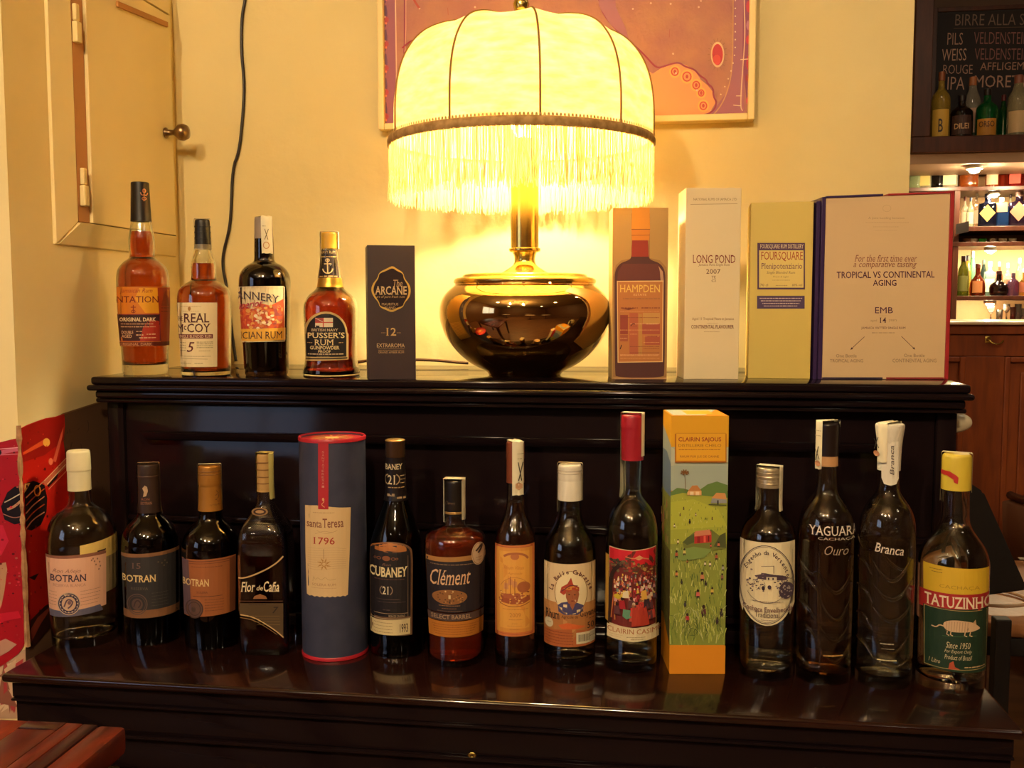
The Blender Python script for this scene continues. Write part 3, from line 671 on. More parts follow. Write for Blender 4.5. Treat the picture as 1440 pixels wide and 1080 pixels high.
A.frame(160, 441.5, 225, 480, 1.1, '#8a2a3a').t('ORIGINAL DARK', 169, 446.5, 219, 452, '#e6cfa8', .04, True)
A.w(171, 216, 455.5, 1.8, '#c79a78').w(171, 218, 459.5, 1.8, '#c79a78').t('DOUBLE', 172, 465, 188, 469.5, '#d2a888', .02).t('AGED', 172, 470.5, 186, 475, '#d2a888', .02)
A.w(192, 200, 466, 1.6, '#d2a888').w(192, 203, 471, 2.4, '#d2a888').w(206, 219, 470, 2.2, '#d2a888').w(196, 219, 475, 2, '#d2a888')
A.p([(163, 481), (244, 481), (243.5, 486.5), (166, 486.5)], '#6a2414').t('ORIGINAL DARK', 169, 482, 214, 486, '#c79068', .02, True)
A.build('lettering', lb, b.surf(), base=.0005, step=6)

b = Bottle('short round-shouldered amber rum bottle with wide cream label and black top', 290, 528.5, 0,
    [(528.5, 34), (523, 35.6), (500, 36), (460, 37.5), (430, 38.6), (413, 38), (404, 34), (398, 25), (395, 19), (392, 18), (380, 18.2), (369, 18), (367, 16.5), (362, 14.5), (352, 11.6), (346, 11.2), (330, 11)])
b.body(clear, amber, 370.5, base_th=.006)
b.cap([(350, 10.9), (330, 10.6), (311, 10.2), (309, 9)], mat('black_capsule', '#14100f', rough=.4)).data.materials[0]
b.band(344, 351, mat('clear_collar', '#cdbb98', rough=.3, trans=.7), 'shrink_collar', .0008)
for k in range(3): b.cap([(320+k*8, 10.9), (318.6+k*8, 11), (318+k*8, 10.8)], blackcap, 'cap_ridge', extra=.0009, top=False)
lb = b.label([(249, 425.5), (305, 425.5), (305, 516), (252, 516)], '#e2cfa0', txt='cream label')
A = Art().e(267, 434, 2, 3, '#a5793e').w(255, 283, 431, 1, '#b79a6a').w(258, 280, 437.5, 1, '#b79a6a')
A.t('THE', 249, 445, 258, 451, '#5a2a22', 0, True).t('REAL', 259, 440.5, 294, 453.5, '#4a1a18', .02, True).t('M', 250, 456, 259, 467, '#4a1a18', .02, True).t('c', 259.5, 458, 263, 464, '#4a1a18', .02, True).t('COY', 264, 455, 296, 467.5, '#4a1a18', .02, True)
A.p([(250, 470), (299, 470), (299, 476), (251, 476)], '#6a1a20').t('SINGLE BLENDED RUM', 252, 471, 297, 475, '#e6c8a0', .01, True)
for k in range(4): A.w(254, 262, 482+k*3.6, 1.3, '#8a7a58').w(277, 299, 481+k*2.6, 1.3, '#8a7a58')
A.t('5', 263.5, 481, 274, 495, '#5a1c1a', .01, True, .25)
A.w(280, 296, 493.5, .9, '#8a7a58').w(254, 296, 501, 1.1, '#9a8a66').l([(254, 504), (292, 505)], .6, '#9a8a66').w(255, 270, 511, 1.3, '#9a8a66').w(274, 286, 511, 1.3, '#9a8a66')
A.build('lettering', lb, b.surf(), base=.0005, step=6)
b.seal(math.radians(86), 6, 308.5, 346, 352, 11, mat('clear_strip', '#c9b890', rough=.5, trans=.3), 'thin pale strip over the top')

b = Bottle('nearly black rum bottle in the upper row, orange landscape label and pale tax strip', 375, 529.6, 0,
    [(529.6, 29), (523, 31.5), (500, 32.3), (450, 34.5), (410, 36.4), (395, 37), (386, 35.5), (379, 31.5), (373, 25), (369, 16), (365, 14.2), (350, 14), (336, 13.6), (325, 12.6)])
b.body(darkglass, black_l, 372)
b.cap([(336, 13.2), (327, 12.6), (327, 12.6), (318, 12.4), (308, 12.2), (306, 11.2)], mat('grey_wax_top', '#8d7c6c', rough=.55))
lb = b.label([(333.5, 403), (398, 402), (400.5, 479), (336, 482)], '#d9c79a', txt='landscape label')
A = Art().p([(334, 438), (345, 430), (356, 436), (366, 426), (380, 430), (398, 420), (399.5, 462), (336, 464)], '#cf5a30').p([(336, 445), (348, 440), (356, 450), (350, 462), (336, 463)], '#c0402c')
rj = random.Random(5)
for _ in range(80): A.e(rj.uniform(338, 396), rj.uniform(430, 462), rj.uniform(1, 4), rj.uniform(1, 3.4), rj.choice(['#d97a3e', '#c9482e', '#dd9a4c', '#b86048', '#e0a858', '#a04a48']), 8)
for _ in range(26): A.e(rj.gauss(368, 8), rj.gauss(446, 7), rj.uniform(1, 3), rj.uniform(1, 2.6), rj.choice(['#e6c89a', '#f0dcb4', '#d8a878']), 8)
A.p([(335.5, 463), (400, 461), (400, 478), (336, 481)], '#e0a83c').t('CANNERY', 324, 409, 392, 420, '#3a2a3a', .01, True, arc=2, slope=7).t('Superior', 330, 425, 370, 439, '#b02c4a', .02, shear=.35, slope=-5)
A.t('ST LUCIAN RUM', 314, 467, 396, 477, '#3a1a20', .03, True, slope=-1).frame(333.5, 403, 399, 480.5, .7, '#efe2c0')
A.build('lettering', lb, b.surf(), base=.0005, step=6)
b.seal(math.radians(22), 17, 305.5, 357, 330, 13, txt='pale paper strip with a printed hexagon')
A = Art().l([(372, 322), (376, 337)], .9, '#6a5a44').l([(376.5, 322), (372, 337)], .9, '#6a5a44').ring(374, 345, 4, 5, 1, '#b07a4a').w(369, 373, 318, 1.5, '#8a7a5c')
A.build('seal_print', b.root, b.surf(extra=.0018), base=.0005)

b = Bottle('bell-shaped red amber rum bottle with gold stopper and black arched label', 466.3, 530, 0,
    [(530, 38), (527, 40.5), (520, 40.2), (512, 38), (502, 36.4), (480, 37), (450, 38), (434, 38.5), (424, 37), (415, 31), (409, 23), (405, 19), (401, 17.8), (395, 17), (380, 14.5), (365, 12.6), (350, 11.4), (346, 11.2)])
b.body(clear, deep, 402, base_th=.006)
b.cap([(350, 11.4), (347, 11.3), (343, 11), (332, 11.2), (328.5, 11), (327, 9.5)], corks('#c4962f', .35), 'stopper')
lb = b.label([(450.5, 351), (472, 351), (477.5, 391), (447, 391)], '#2a1a18', name='neck_label', txt='black neck label with an anchor')
A = Art().t('NAVY RUM', 451, 352.5, 471, 356.5, '#d9b878', .03).w(451, 472, 361, 2, '#c9a766')
A.l([(460.5, 364), (461, 384)], 1.6, '#d8bc84').ring(460.5, 366, 3, 2.6, 1, '#d8bc84').l([(456, 371), (466, 371)], 1.2, '#d8bc84').ring(461, 377, 7.5, 8, 1.4, '#d8bc84', 14, .1, 3.04).w(450, 474, 388.5, 2.4, '#c9a766')
A.build('lettering', lb, b.surf(), base=.0005, step=5)
b.band(391, 404, mat('gold_band', '#c8973a', rough=.3, metal=.8), 'gold_band')
arch = [(429, 508), (428, 470)] + [(458+30*math.cos(a), 468-30*math.sin(a)) for a in [PI-k*PI/14 for k in range(15)]] + [(489.5, 470), (489.5, 506)]
lb = b.label(arch, '#c0a468', name='label', txt='black arched label with gold border')
A = Art().p([(431.5, 502), (430.5, 470)] + [(458.5+27*math.cos(a), 469-28*math.sin(a)) for a in [PI-k*PI/14 for k in range(15)]] + [(486.5, 470), (486.5, 502)], '#181214')
A.p([(430, 505.5), (430, 504), (488, 502.8), (488, 505)], '#2c1c14').r(444, 447, 468, 460, '#d9c8a8').r(444, 447, 455, 453, '#a04440').l([(444, 447), (455, 453)], .7, '#d9c8a8').l([(455, 447), (455, 460)], 1.3, '#c0402c').l([(444, 453.4), (468, 453.4)], 1.3, '#c0402c')
A.t('BRITISH NAVY', 439, 462, 475, 466, '#c9b088', .03).t("PUSSER'S", 433, 467.5, 484, 475.5, '#e0c890', .02, True).t('RUM', 443, 477.5, 469, 485.5, '#e0c890', .02, True).w(433, 440, 482, 1.3, '#b09060').w(476, 482, 482, 1.6, '#b09060')
A.t('GUNPOWDER', 437, 486.5, 477, 491.5, '#e0c890', .03, True).t('PROOF', 448, 492.5, 465, 496, '#e0c890', .03, True).w(434, 483, 498, 2, '#c9b088').w(446, 464, 501, .9, '#a08858')
A.build('lettering', lb, b.surf(), base=.0005, step=6)
b.seal(math.radians(78), 7, 326.6, 350, 392, 12.6)

# black carton
root, o, B0, B1, n, ztp = quadbox('black_carton', 'dark grey rum carton printed with an ornate gold frame beside the lamp', 'box', (513.8, 344.5), (582.5, 345), (584.9, 533), (518.6, 534), .072, 0, mat('charcoal_card', '#33272a', rough=.42))
sf = on_plane(B0, n)
A = Art()
def orn(k, dx=0, dy=0): return chaikin([(552+dx, 373.5-k), (558+dx, 378-k), (567+dx, 383-k*.6), (569+k*.5, 392), (576+k, 400), (578+k, 409), (576+k, 418), (569+k*.5, 426), (567, 432+k*.6), (558, 436+k), (551, 439.5+k), (543, 436+k), (534, 432+k*.6), (532-k*.5, 425), (525-k, 417), (521.5-k, 408), (524-k, 399), (531-k*.5, 391), (533, 383-k*.6), (543, 378-k)], 2, True)
A.p(orn(0), '#d8b35c').p(orn(-3.0), '#33272a')
A.t('The', 553, 393.5, 566, 403, '#d6b68a', .0, True, .2).t('ARCANE', 527, 402.5, 572, 414.5, '#dcc294', .03, True).t('art of pure fresh rum', 529, 415.5, 569, 420, '#c9a878', 0, shear=.3)
A.t('MAURITIUS', 537, 426, 560, 429.5, '#d6b68a', .01).t('ISLAND', 541, 431, 556, 434.5, '#d6b68a', .01)
A.t('12', 543, 461, 557, 472, '#d9b878', .02, True).w(536, 542, 468, 1, '#b79866').w(558, 564, 468, 1, '#b79866')
A.t('EXTRAROMA', 530, 483, 569, 488.5, '#dcc294', .03).w(531, 569, 490.3, .8, '#a89070').w(532, 568, 492.5, 1, '#b79866').t('GRAND AMBER RUM', 532, 494, 568, 497, '#c9ac80', .02)
A.build('lettering', root, sf, GILT, base=.0004)
# gold-ribbed right side of the carton
sn = (B1-B0).normalized()
A = Art()
sB = on_plane(B1, sn)
side = lambda u, z, off: B1 + n*(.072*u) + Vector((0, 0, z)) + sn*off
H_ = ztp
for k in range(11): z = H_*(.32-.02*k); A.add([(.1, z), (.9, z-.001), (.9, z+.0012), (.1, z+.0022)], [[0, 1, 2, 3]], '#b39150')
A.add([(.04, .003), (.96, .003), (.96, H_-.003), (.04, H_-.003)], [[0, 1, 2, 3]], '#8a6f3a'); A.els = A.els[-1:]+A.els[:-1]
A.build('side_print', root, side, GILT, base=.0004)

# carton with a printed bottle
root, o, B0, B1, n, ztp = quadbox('printed_carton', 'brown carton printed with a dark bottle and orange stopper, right of the lamp', 'box', (861.5, 293), (943, 291), (937.5, 533), (860, 533), .07, 0, mat('olive_brown_card', '#b08c50', rough=.5, noise=(5, '#a07a44', 3)))
sf = on_plane(B0, n); A = Art()
A.p([(862, 390), (866, 373), (874, 366), (888, 363), (888, 336), (888, 300), (914, 300), (914, 336), (914, 363), (928, 366), (937, 376), (939, 390), (937.5, 530), (862, 530)], '#96703f')
bp = chaikin([(889, 338), (888, 350), (888, 362), (884, 366), (872, 370), (865, 380), (864, 395), (864.5, 525), (867, 531), (932, 531), (934.5, 525), (936, 395), (935, 380), (928, 370), (916, 366), (912, 362), (912, 350), (911, 338)], 2)
A.p(bp, '#4a2220').p([(889, 338), (888, 361), (912, 361), (911, 338)], '#8c2a1a').p([(876, 371), (925, 371), (932, 382), (933, 394), (868, 394), (869, 382)], '#5e2a26')
A.p([(889, 292.4), (913.5, 292), (914, 322), (888, 322)], '#d08a2a').p([(888, 323), (914, 323), (913, 338), (888.5, 338)], '#c87c26').l([(888, 322.5), (914, 322.5)], .8, '#7c4416').l([(888, 331), (914, 330.5)], .9, '#8c521c')
A.p([(926, 374), (932, 382), (933.5, 396), (929, 396), (928, 382)], '#b38a6c')
A.p([(867.5, 395), (933, 394.5), (932, 509), (868.5, 510)], '#e0bd84').p([(868.6, 396.3), (931.8, 396), (930.8, 508), (869.6, 508.8)], '#b0703a')
A.t('HAMPDEN', 871.5, 400.5, 928.5, 411, '#e0bc5c', .04, True).t('ESTATE', 891, 413, 909, 416, '#d8b070', .01)
A.w(876, 928, 420, 2, '#94603a').p([(873, 434), (896, 433), (884, 436)], '#6a2c1e').w(873, 897, 433, 2, '#7a3a24').w(902, 928, 433, 2, '#7a3a24')
rj = random.Random(8)
A.r(872, 443, 883, 470, '#8c3a2c').r(885, 440, 897, 498, '#a8583a').r(904, 440, 928, 455, '#b88a4a').r(903, 455, 928, 470, '#9c4a38').r(907, 472, 928, 485, '#a04e38').r(872, 471, 883, 480, '#9a5236').r(898, 442, 903, 500, '#b08040')
for k in range(22): A.w(rj.choice([872, 886, 905]), rj.choice([882, 896, 927]) if k % 3 else 927, 438+k*2.9, 1.1, rj.choice(['#d0955e', '#7c3a28', '#c98a58', '#dca878']))
A.w(909, 925, 455.5, 1.6, '#dcae80').w(910, 924, 473, 1.2, '#7c3226').c([(872, 491), (873.5, 487), (874, 485)], 1.3, '#3a1a18').c([(887, 458), (890, 455), (893, 456)], 1.2, '#5a2a20')
A.w(872, 926, 500, 1.4, '#d0955e').w(872, 928, 504, 1.4, '#c98a50').p([(864, 531.5), (937, 531.5), (937, 532.5), (864, 532.5)], '#c8946a')
A.build('printed_bottle', root, sf, base=.0004)

# slim cream carton
whitecard = mat('cream_card', '#dccaa0', rough=.55)
root, o, B0, B1, n, ztp = quadbox('slim_carton', 'tall slim off-white carton with small red serif print, tallest in the upper row', 'box', (966, 264), (1043, 264), (1038.3, 533.3), (961.5, 533.3), .078, 0, whitecard)
sf = on_plane(B0, n); A = Art()
A.t('NATIONAL RUMS OF JAMAICA LTD', 975, 278.5, 1036, 283, '#8a6a4a', .0, True).l([(971, 287.5), (1037, 286.5)], .5, '#8a6a4a')
A.t('LONG POND', 974, 358.5, 1034, 370, '#7a2018', .0, True).t('Jamaica Pure Single Rum', 982, 370.5, 1026, 375, '#8a5a48', 0, True, .25).t('2007', 993, 378.5, 1013, 385, '#5a2a24', .0, True)
A.t('TE', 1000.5, 388, 1006.5, 391.5, '#6a342a', .0, True).t('CI', 1000.5, 393, 1006.5, 396.5, '#6a342a', .0, True)
A.t('Aged 11 Tropical Years in Jamaica', 973, 446.5, 1032, 451, '#8a6048', .0, True).w(994, 1010, 454.5, .8, '#b09878').t('CONTINENTAL FLAVOURER', 972, 457, 1032, 462, '#6a2a26', .02, True).w(990, 1012, 466.5, 1.2, '#b09878')
A.build('lettering', root, sf, base=.0004)

# yellow-green carton
root, o, B0, B1, n, ztp = quadbox('square_label_carton', 'yellowish carton with a purple-framed square label and purple strip', 'box', (1056.5, 285), (1146, 283), (1139, 533), (1051.7, 532), .085, 0, mat('yellow_card', '#cdb45a', rough=.5))
sf = on_plane(B0, n); A = Art()
A.r(1065, 341.5, 1132, 407, '#4a2a4c').p([(1067.5, 352), (1130, 352), (1130, 404.5), (1067.5, 404.5)], '#d8bf6c').t('FOURSQUARE RUM DISTILLERY', 1069, 343.5, 1130, 350.5, '#d8c0a0', .0, True)
A.t('FOURSQUARE', 1070, 354, 1129, 367.5, '#9c341c', .0, True).t('Plenipotenziario', 1070.5, 370, 1128, 380.5, '#6a3a4a', .0, True).t('Single Blended Rum', 1078, 381.5, 1118, 386, '#7a5a48', 0, True, .25)
A.t('Finest & Light', 1087, 388, 1109, 391, '#9a7a50', 0, shear=.2).w(1086, 1111, 394, 1, '#a08458').t('70 cl', 1069, 399, 1080, 402.5, '#6a3a3a', .0).w(1091, 1107, 401.5, 1.3, '#9a7a50').t('60% vol', 1114, 399, 1128, 402.5, '#6a3a3a', .0)
A.r(1064.5, 416, 1131.5, 434, '#463056')
for k in range(4): A.w(1068+2*k, 1128-2*k, 419.5+3.6*k, 1.5, '#c8b0b0')
A.build('lettering', root, sf, base=.0004)

# wide presentation case
card = mat('beige_card', '#d2b488', rough=.5)
purple = mat('purple_edge', '#33204c', rough=.35); redm = mat('red_edge', '#a02a2c', rough=.35)
root, o, B0, B1, n, ztp = quadbox('presentation_case', 'wide beige two-bottle presentation case with purple and red edges', 'box', (1157, 279), (1338.5, 272), (1327.5, 533.3), (1155.5, 533.3), .085, 0, card)
ux = (B1-B0).normalized(); W_ = (B1-B0).length; ztl = onp(1157, 279, B0, n).z; ztr = onp(1338.5, 272, B0, n).z
pt3 = lambda u, w_, z: B0+ux*u+n*w_+Vector((0, 0, z))
o.data.clear_geometry(); v, f = hexa([pt3(0, 0, 0.0004), pt3(W_, 0, 0.0004), pt3(W_, .085, 0.0004), pt3(0, .085, 0.0004), pt3(0, 0, ztl), pt3(W_, 0, ztr), pt3(W_, .085, ztr), pt3(0, .085, ztl)]); inv = WM[root.name]
o.data.from_pydata([tuple(inv @ p) for p in v], [], f)
def strip(name, u0, u1, w0, w1, za0, za1, zb0, zb1, m): return obj(name, hexa([pt3(u0, w0, za0), pt3(u1, w0, za1), pt3(u1, w1, za1), pt3(u0, w1, za0), pt3(u0, w0, zb0), pt3(u1, w0, zb1), pt3(u1, w1, zb1), pt3(u0, w1, zb0)], .0006), m, root, smooth=False)
um = W_*.50; zm = ztl+(ztr-ztl)*.5; zq = ztl+(ztr-ztl)*.47
strip('spine_board', -.0065, -.0003, -.002, .10, 0, 0, ztl+.002, ztl+.002, purple)
strip('spine_board', -.013, -.007, .004, .10, 0, 0, ztl-.004, ztl-.003, purple)
strip('top_edge', -.0003, um-.008, -.002, .088, ztl+.0003, zq, ztl+.0035, zq+.0035, purple)
strip('top_edge', um, W_+.005, -.002, .088, zm+.0003, ztr+.0003, zm+.0035, ztr+.0035, redm)
strip('side_edge', W_+.0003, W_+.006, -.002, .088, 0, 0, ztr+.0036, ztr+.0036, redm)
A = Art()
fit = lambda x, y, off: onp(x, y, B0, n)-n*(off)
mx = 1246
A.p([(1156, 530.5), (1241, 530.5), (1241, 533), (1156, 533)], '#2c1c34').p([(1246, 530.5), (1327, 530.5), (1327, 533), (1246, 533)], '#8c2428')
A.t('A joint bottling between', 1221, 305, 1272, 309, '#a88a6a', .0).w(1217, 1278, 313, 1, '#bfa078').w(1228, 1264, 319, 1, '#bfa078').w(1230, 1262, 324, .9, '#c4a67e').ring(1247, 293, 6, 5, .7, '#c2a47c')
A.t('For the first time ever', 1201.5, 358.5, 1289.5, 368, '#8a5244', 0, True, .3).t('a comparative tasting', 1200, 368, 1289.5, 378, '#8a5244', 0, True, .3)
A.t('TROPICAL VS CONTINENTAL', 1176.5, 382, 1314, 391.5, '#4a1a3c', .02, slope=-1).t('AGING', 1227.5, 393.5, 1260.5, 402, '#4a1a3c', .02)
A.t('EMB', 1230.5, 432, 1255.5, 440.5, '#4a1a3c', .03).w(1236, 1252, 444, .8, '#bfa078').t('aged', 1224, 449, 1233, 453, '#a88a6a', 0).t('14', 1237, 446.5, 1246, 454, '#4a2030', .01, True).t('years', 1250, 449, 1261, 453, '#a88a6a', 0)
A.t('JAMAICA VATTED SINGLE RUM', 1211, 459.5, 1273, 463.5, '#5a2a3a', .01).w(1226, 1258, 468, 1.8, '#b09470')
A.l([(1215.5, 473.5), (1197, 490.5)], .7, '#4a2a2a').p([(1195.5, 492), (1199.5, 490.6), (1197.3, 488.2)], '#4a2a2a').l([(1267.5, 473), (1285, 490)], .7, '#4a2a2a').p([(1286.8, 491.5), (1283, 490.3), (1285.2, 487.8)], '#4a2a2a')
A.t('One Bottle', 1175.5, 498, 1204.5, 502.5, '#8a6c54', .0).t('TROPICAL AGING', 1167, 505, 1213.5, 509.5, '#8a6c54', .0).t('One Bottle', 1271, 497.5, 1300, 502, '#8a6c54', .0).t('CONTINENTAL AGING', 1255, 504.5, 1316.5, 509.5, '#8a6c54', .0)
A.build('lettering', root, fit, base=.0004)

# ================================================================== LOWER ROW
S = SHELF
b = Bottle('squat clear rum bottle with cream top and pinkish label by the red poster', 120, 910, S,
    [(910, 44), (903, 46.5), (893, 47), (860, 48), (820, 50), (790, 51), (765, 51.6), (750, 50.5), (738, 47.5), (727, 42), (719, 34), (713, 24), (708, 18.5), (703, 17), (690, 16.4), (680, 15.8)])
b.body(clear, water, 716, base_th=.012)
b.cap([(688, 16.6), (684, 16.4), (661, 16.2), (660, 16.9), (660, 16.9), (638, 16.4), (634, 16.2), (632.5, 14.5)], corks('#d8cda6', .5), 'capsule')
b.label([(112, 768), (170, 760), (173, 836), (112, 842)], '#a08a64', name='back_label', base=.0001, txt='pale back label wrapping the side'); b.label([(112, 767), (170, 759.5), (171, 786), (112, 792)], '#d4b868', name='back_label', base=.0002, txt='yellow upper part of the back label')
lb = b.label([(64, 783), (148.5, 780), (148.5, 856), (68, 862)], '#d9a98e', txt='pinkish cream label')
A = Art().p([(64, 781), (146, 778), (148.5, 780), (148, 783), (64, 785)], '#8a5a48').l([(136, 778), (148, 777)], 1.8, '#2a1a18')
A.p([(68, 858), (96, 858), (140, 853), (144, 862), (70, 868)], '#5c5a70').t('Ron A\u00f1ejo', 75, 799, 113, 806, '#8a5a50', -.01, shear=.4).t('BOTRAN', 72, 807, 121, 817, '#3a2a40', .03, True).t('RESERVA BLANCA', 76, 820, 120, 824, '#b08070', .0)
for k in range(5): A.w(70, 81, 832+k*4.6, 1.2, '#a8806c').w(113, 141-k, 831+k*4.8, 1.2, '#a8806c', -2)
for dx, dy in ((0, 0), (4, 2), (8, -1), (6, 7), (11, 4), (12, 10), (10, 14), (2, -2)): A.e(128+dx, 789+dy, 1.1, 1.4, '#8a6a5c', 6)
A.e(97.3, 847.5, 15.6, 16, '#c2a890').e(97.3, 847.5, 14.4, 14.8, '#352c48').e(97.3, 847.5, 9.6, 10, '#c9a68a').ring(97.3, 847.5, 13, 13.2, .6, '#b09a90')
for k in range(16): a = 2*PI*k/16; A.e(97.3+11.9*math.cos(a), 847.5+12.2*math.sin(a), .9, .9, '#c9b8a0', 6)
A.c([(91, 852), (94, 843), (98, 841), (103, 845), (100, 851), (96, 854)], 2, '#5a4658').e(98, 846, 2.6, 3, '#7a5c60', 8)
A.build('lettering', lb, b.surf(), base=.0005, step=6)

dk_prof = [(0, 39), (-5, 41), (-60, 42), (-110, 43), (-140, 43), (-156, 41.5), (-167, 36), (-176, 27), (-182, 20), (-187, 17.4), (-200, 15.8), (-225, 15), (-250, 14.6)]
b = Bottle('dark rum bottle with dark grey capsule and black label, second in the lower row', 216, 907, S, [(907+y, w*.97) for y, w in dk_prof])
b.body(darkglass, black_l, 725, base_th=.010)
b.cap([(722, 16.6), (700, 15.2), (672, 14.6), (672, 15.2), (654, 14.8), (652, 14)], corks('#33241e', .4), 'capsule')
b.cap([(669, 15.6), (667.6, 15.7), (667, 15.4)], corks('#4a342a', .4), 'capsule_ring', top=False)
A = Art().p([(201, 686), (204, 682), (207, 684), (208, 690), (206, 697), (202, 698), (203, 691)], '#b89a78').t('RON', 200, 700, 210, 703, '#9a5a40', .0).t('BOTRAN', 199, 705, 213, 709, '#9a6a50', 0)
A.build('capsule_print', b.root, b.surf(extra=.0012), base=.0006)
lb = b.label([(169, 779), (254, 777), (253, 868), (172, 869)], '#2c2a2c', txt='black label with bronze bands')
A = Art().p([(169, 779), (252, 776), (252, 781), (169, 784)], '#7c5638').p([(173, 858), (252, 856), (251, 867), (174, 869)], '#7c5436')
A.t('15', 186, 791, 198, 799, '#6a5048', .01, True).t('BOTRAN', 172.5, 808, 219, 818, '#d8bc84', .03, True).t('RESERVA', 185, 825, 208, 829, '#5c5046', 0)
for dx, dy in ((0, 0), (5, 2), (9, -1), (8, 6), (12, 3)): A.e(222+dx, 791+dy, 1.2, 1.3, '#5c503c', 6)
for k in range(5): A.w(213, 236, 834+k*4.4, 1, '#4a4440')
A.ring(193.5, 849, 14, 15, 1.4, '#5a4640').ring(193.5, 849, 11.6, 12.4, 1.2, '#4c3a36').e(193.5, 849, 7.6, 8.4, '#54403a').c([(189, 853), (191, 845), (195, 843), (199, 848), (195, 854)], 1.6, '#38282a')
A.build('lettering', lb, b.surf(), base=.0005, step=6)
b.seal(math.radians(80), 6, 651, 722, 716, 15.4, mat('dull_strip', '#8a7660', rough=.6))

b = Bottle('dark rum bottle with bronze gold capsule and copper label, third in the lower row', 301, 913, S, [(913+y, w*.98) for y, w in dk_prof])
b.body(darkglass, black_l, 730, base_th=.010)
gc = mat('gold_capsule', '#b07a34', rough=.35, metal=.5)
b.cap([(716, 17.2), (700, 16), (684, 15.4), (684, 15.4), (682, 15), (682, 15), (680, 15.8), (660, 15.4), (655, 15.2), (653.5, 14)], gc, 'capsule')
for yy in (662, 666): b.cap([(yy, 15.9), (yy-.8, 16), (yy-1.4, 15.8)], corks('#80552a', .4), 'capsule_ring', top=False)
A = Art()
for k in range(4): A.l([(303+k % 2*3, 690+k*6), (306, 694+k*6), (302, 697+k*6)], 1, '#7a4a20')
A.t('BOTRAN', 295, 709, 309, 713, '#7a4a20', 0); A.build('capsule_print', b.root, b.surf(extra=.0012), base=.0006)
lb = b.label([(255.5, 787), (331, 785), (330, 864), (259, 868)], '#97582f', txt='copper label')
A = Art().l([(256, 790), (330, 788)], 1, '#5c2c18').l([(256, 793), (330, 791)], .6, '#5c2c18').w(270, 312, 797, 1.8, '#7a4424').p([(322, 788), (331, 786), (330, 864), (322, 864)], '#6a3a22').p([(256, 788), (266, 788), (270, 866), (259, 867)], '#5a4650')
A.t('BOTRAN', 257.5, 814, 294, 824, '#dcc088', .03, True).t('SOLERA', 277, 831, 292, 834, '#5a2c18', 0).l([(272, 838.5), (312, 838)], .7, '#4a2416')
for k in range(5): A.w(288, 314, 843+k*3.8, 1, '#6a3a20')
A.e(274, 856, 12, 13.5, '#5a4038').ring(274, 856, 12, 13.5, 1.3, '#3a2824').ring(274, 856, 8.6, 9.8, 1, '#3a2824').e(273, 857, 3, 4, '#42302a', 8)
A.build('lettering', lb, b.surf(), base=.0005, step=6)
b.seal(math.radians(84), 6, 653, 716, 716, 16)

b = Bottle('square dark amber rum bottle with bamboo-look stopper, fourth in the lower row', 378, 921, S,
    [(921, 34), (914, 40), (890, 41.5), (820, 41.5), (765, 41.5), (748, 40), (736, 35), (726, 27), (716, 19), (709, 14), (704, 12.6), (690, 12), (680, 11.4)], rot=math.radians(-15), square=(5.5, .20, .235))
zsq = b.z_of(752); b.square = (6, b.z_of(735), b.z_of(705))
b.body(clear, dark, 745, base_th=.008)
b.cap([(690, 11.6), (686, 11.2), (686, 11.2), (664, 10.8), (650, 10.6), (640, 10.4), (638, 9.4)], corks('#b08a50', .5), 'stopper')
for yy in (650, 660, 670, 679): b.cap([(yy, 11.6), (yy-.9, 11.8), (yy-1.6, 11.6)], corks('#80592c', .5), 'stopper_ring', top=False)
a0 = b.R(.1)*.86+.0002; sf = b.plane_surf(a0, math.radians(-15)); face = lambda x, y, off: sf(x, y, off)
A = Art().c([(335.5, 812), (342, 813), (356, 809), (376, 800), (390, 791), (398.5, 782)], 2, '#b89868')
A.e(365.5, 719.5, 11.5, 6, '#8a6a44', 20).e(365.5, 719.5, 9, 4.2, '#33190f', 20).e(365.5, 719.5, 6, 2.4, '#a8855a', 14)
A.p([(337, 848), (398.5, 848), (398.5, 895), (388, 886), (370, 873), (355, 866), (337, 863)], '#4c3a22')
A.t('Flor', 339, 818, 359, 832, '#dccba4', .02, True, .15).t('de', 361, 823, 370, 830, '#dccba4', .01, shear=.2).t('Ca\u00f1a', 371, 817, 393, 832, '#dccba4', .02, True, .15)
A.p([(358, 838), (366, 835), (374, 838), (376, 842), (356, 842)], '#8a5a34').l([(337, 845), (398, 845)], .8, '#5a3a2a').w(350, 376, 850, 1.6, '#3a2c1a').t('7', 383.5, 853, 392, 862, '#1a1210', .02, True, .25)
A.c([(338, 864), (356, 867), (374, 877), (390, 888), (399, 896)], 1.6, '#c0a070').c([(338, 868), (356, 871), (374, 881), (390, 892)], .7, '#8a6a44')
for k in range(4): A.w(350+4*k, 394, 866+k*4, .9, '#7a6238')
A.build('lettering', b.root, face, base=.0012)
b.seal(math.radians(60), 15, 636.5, 700, 692, 11.6, mat('green_seal', '#b5ab68', rough=.7))

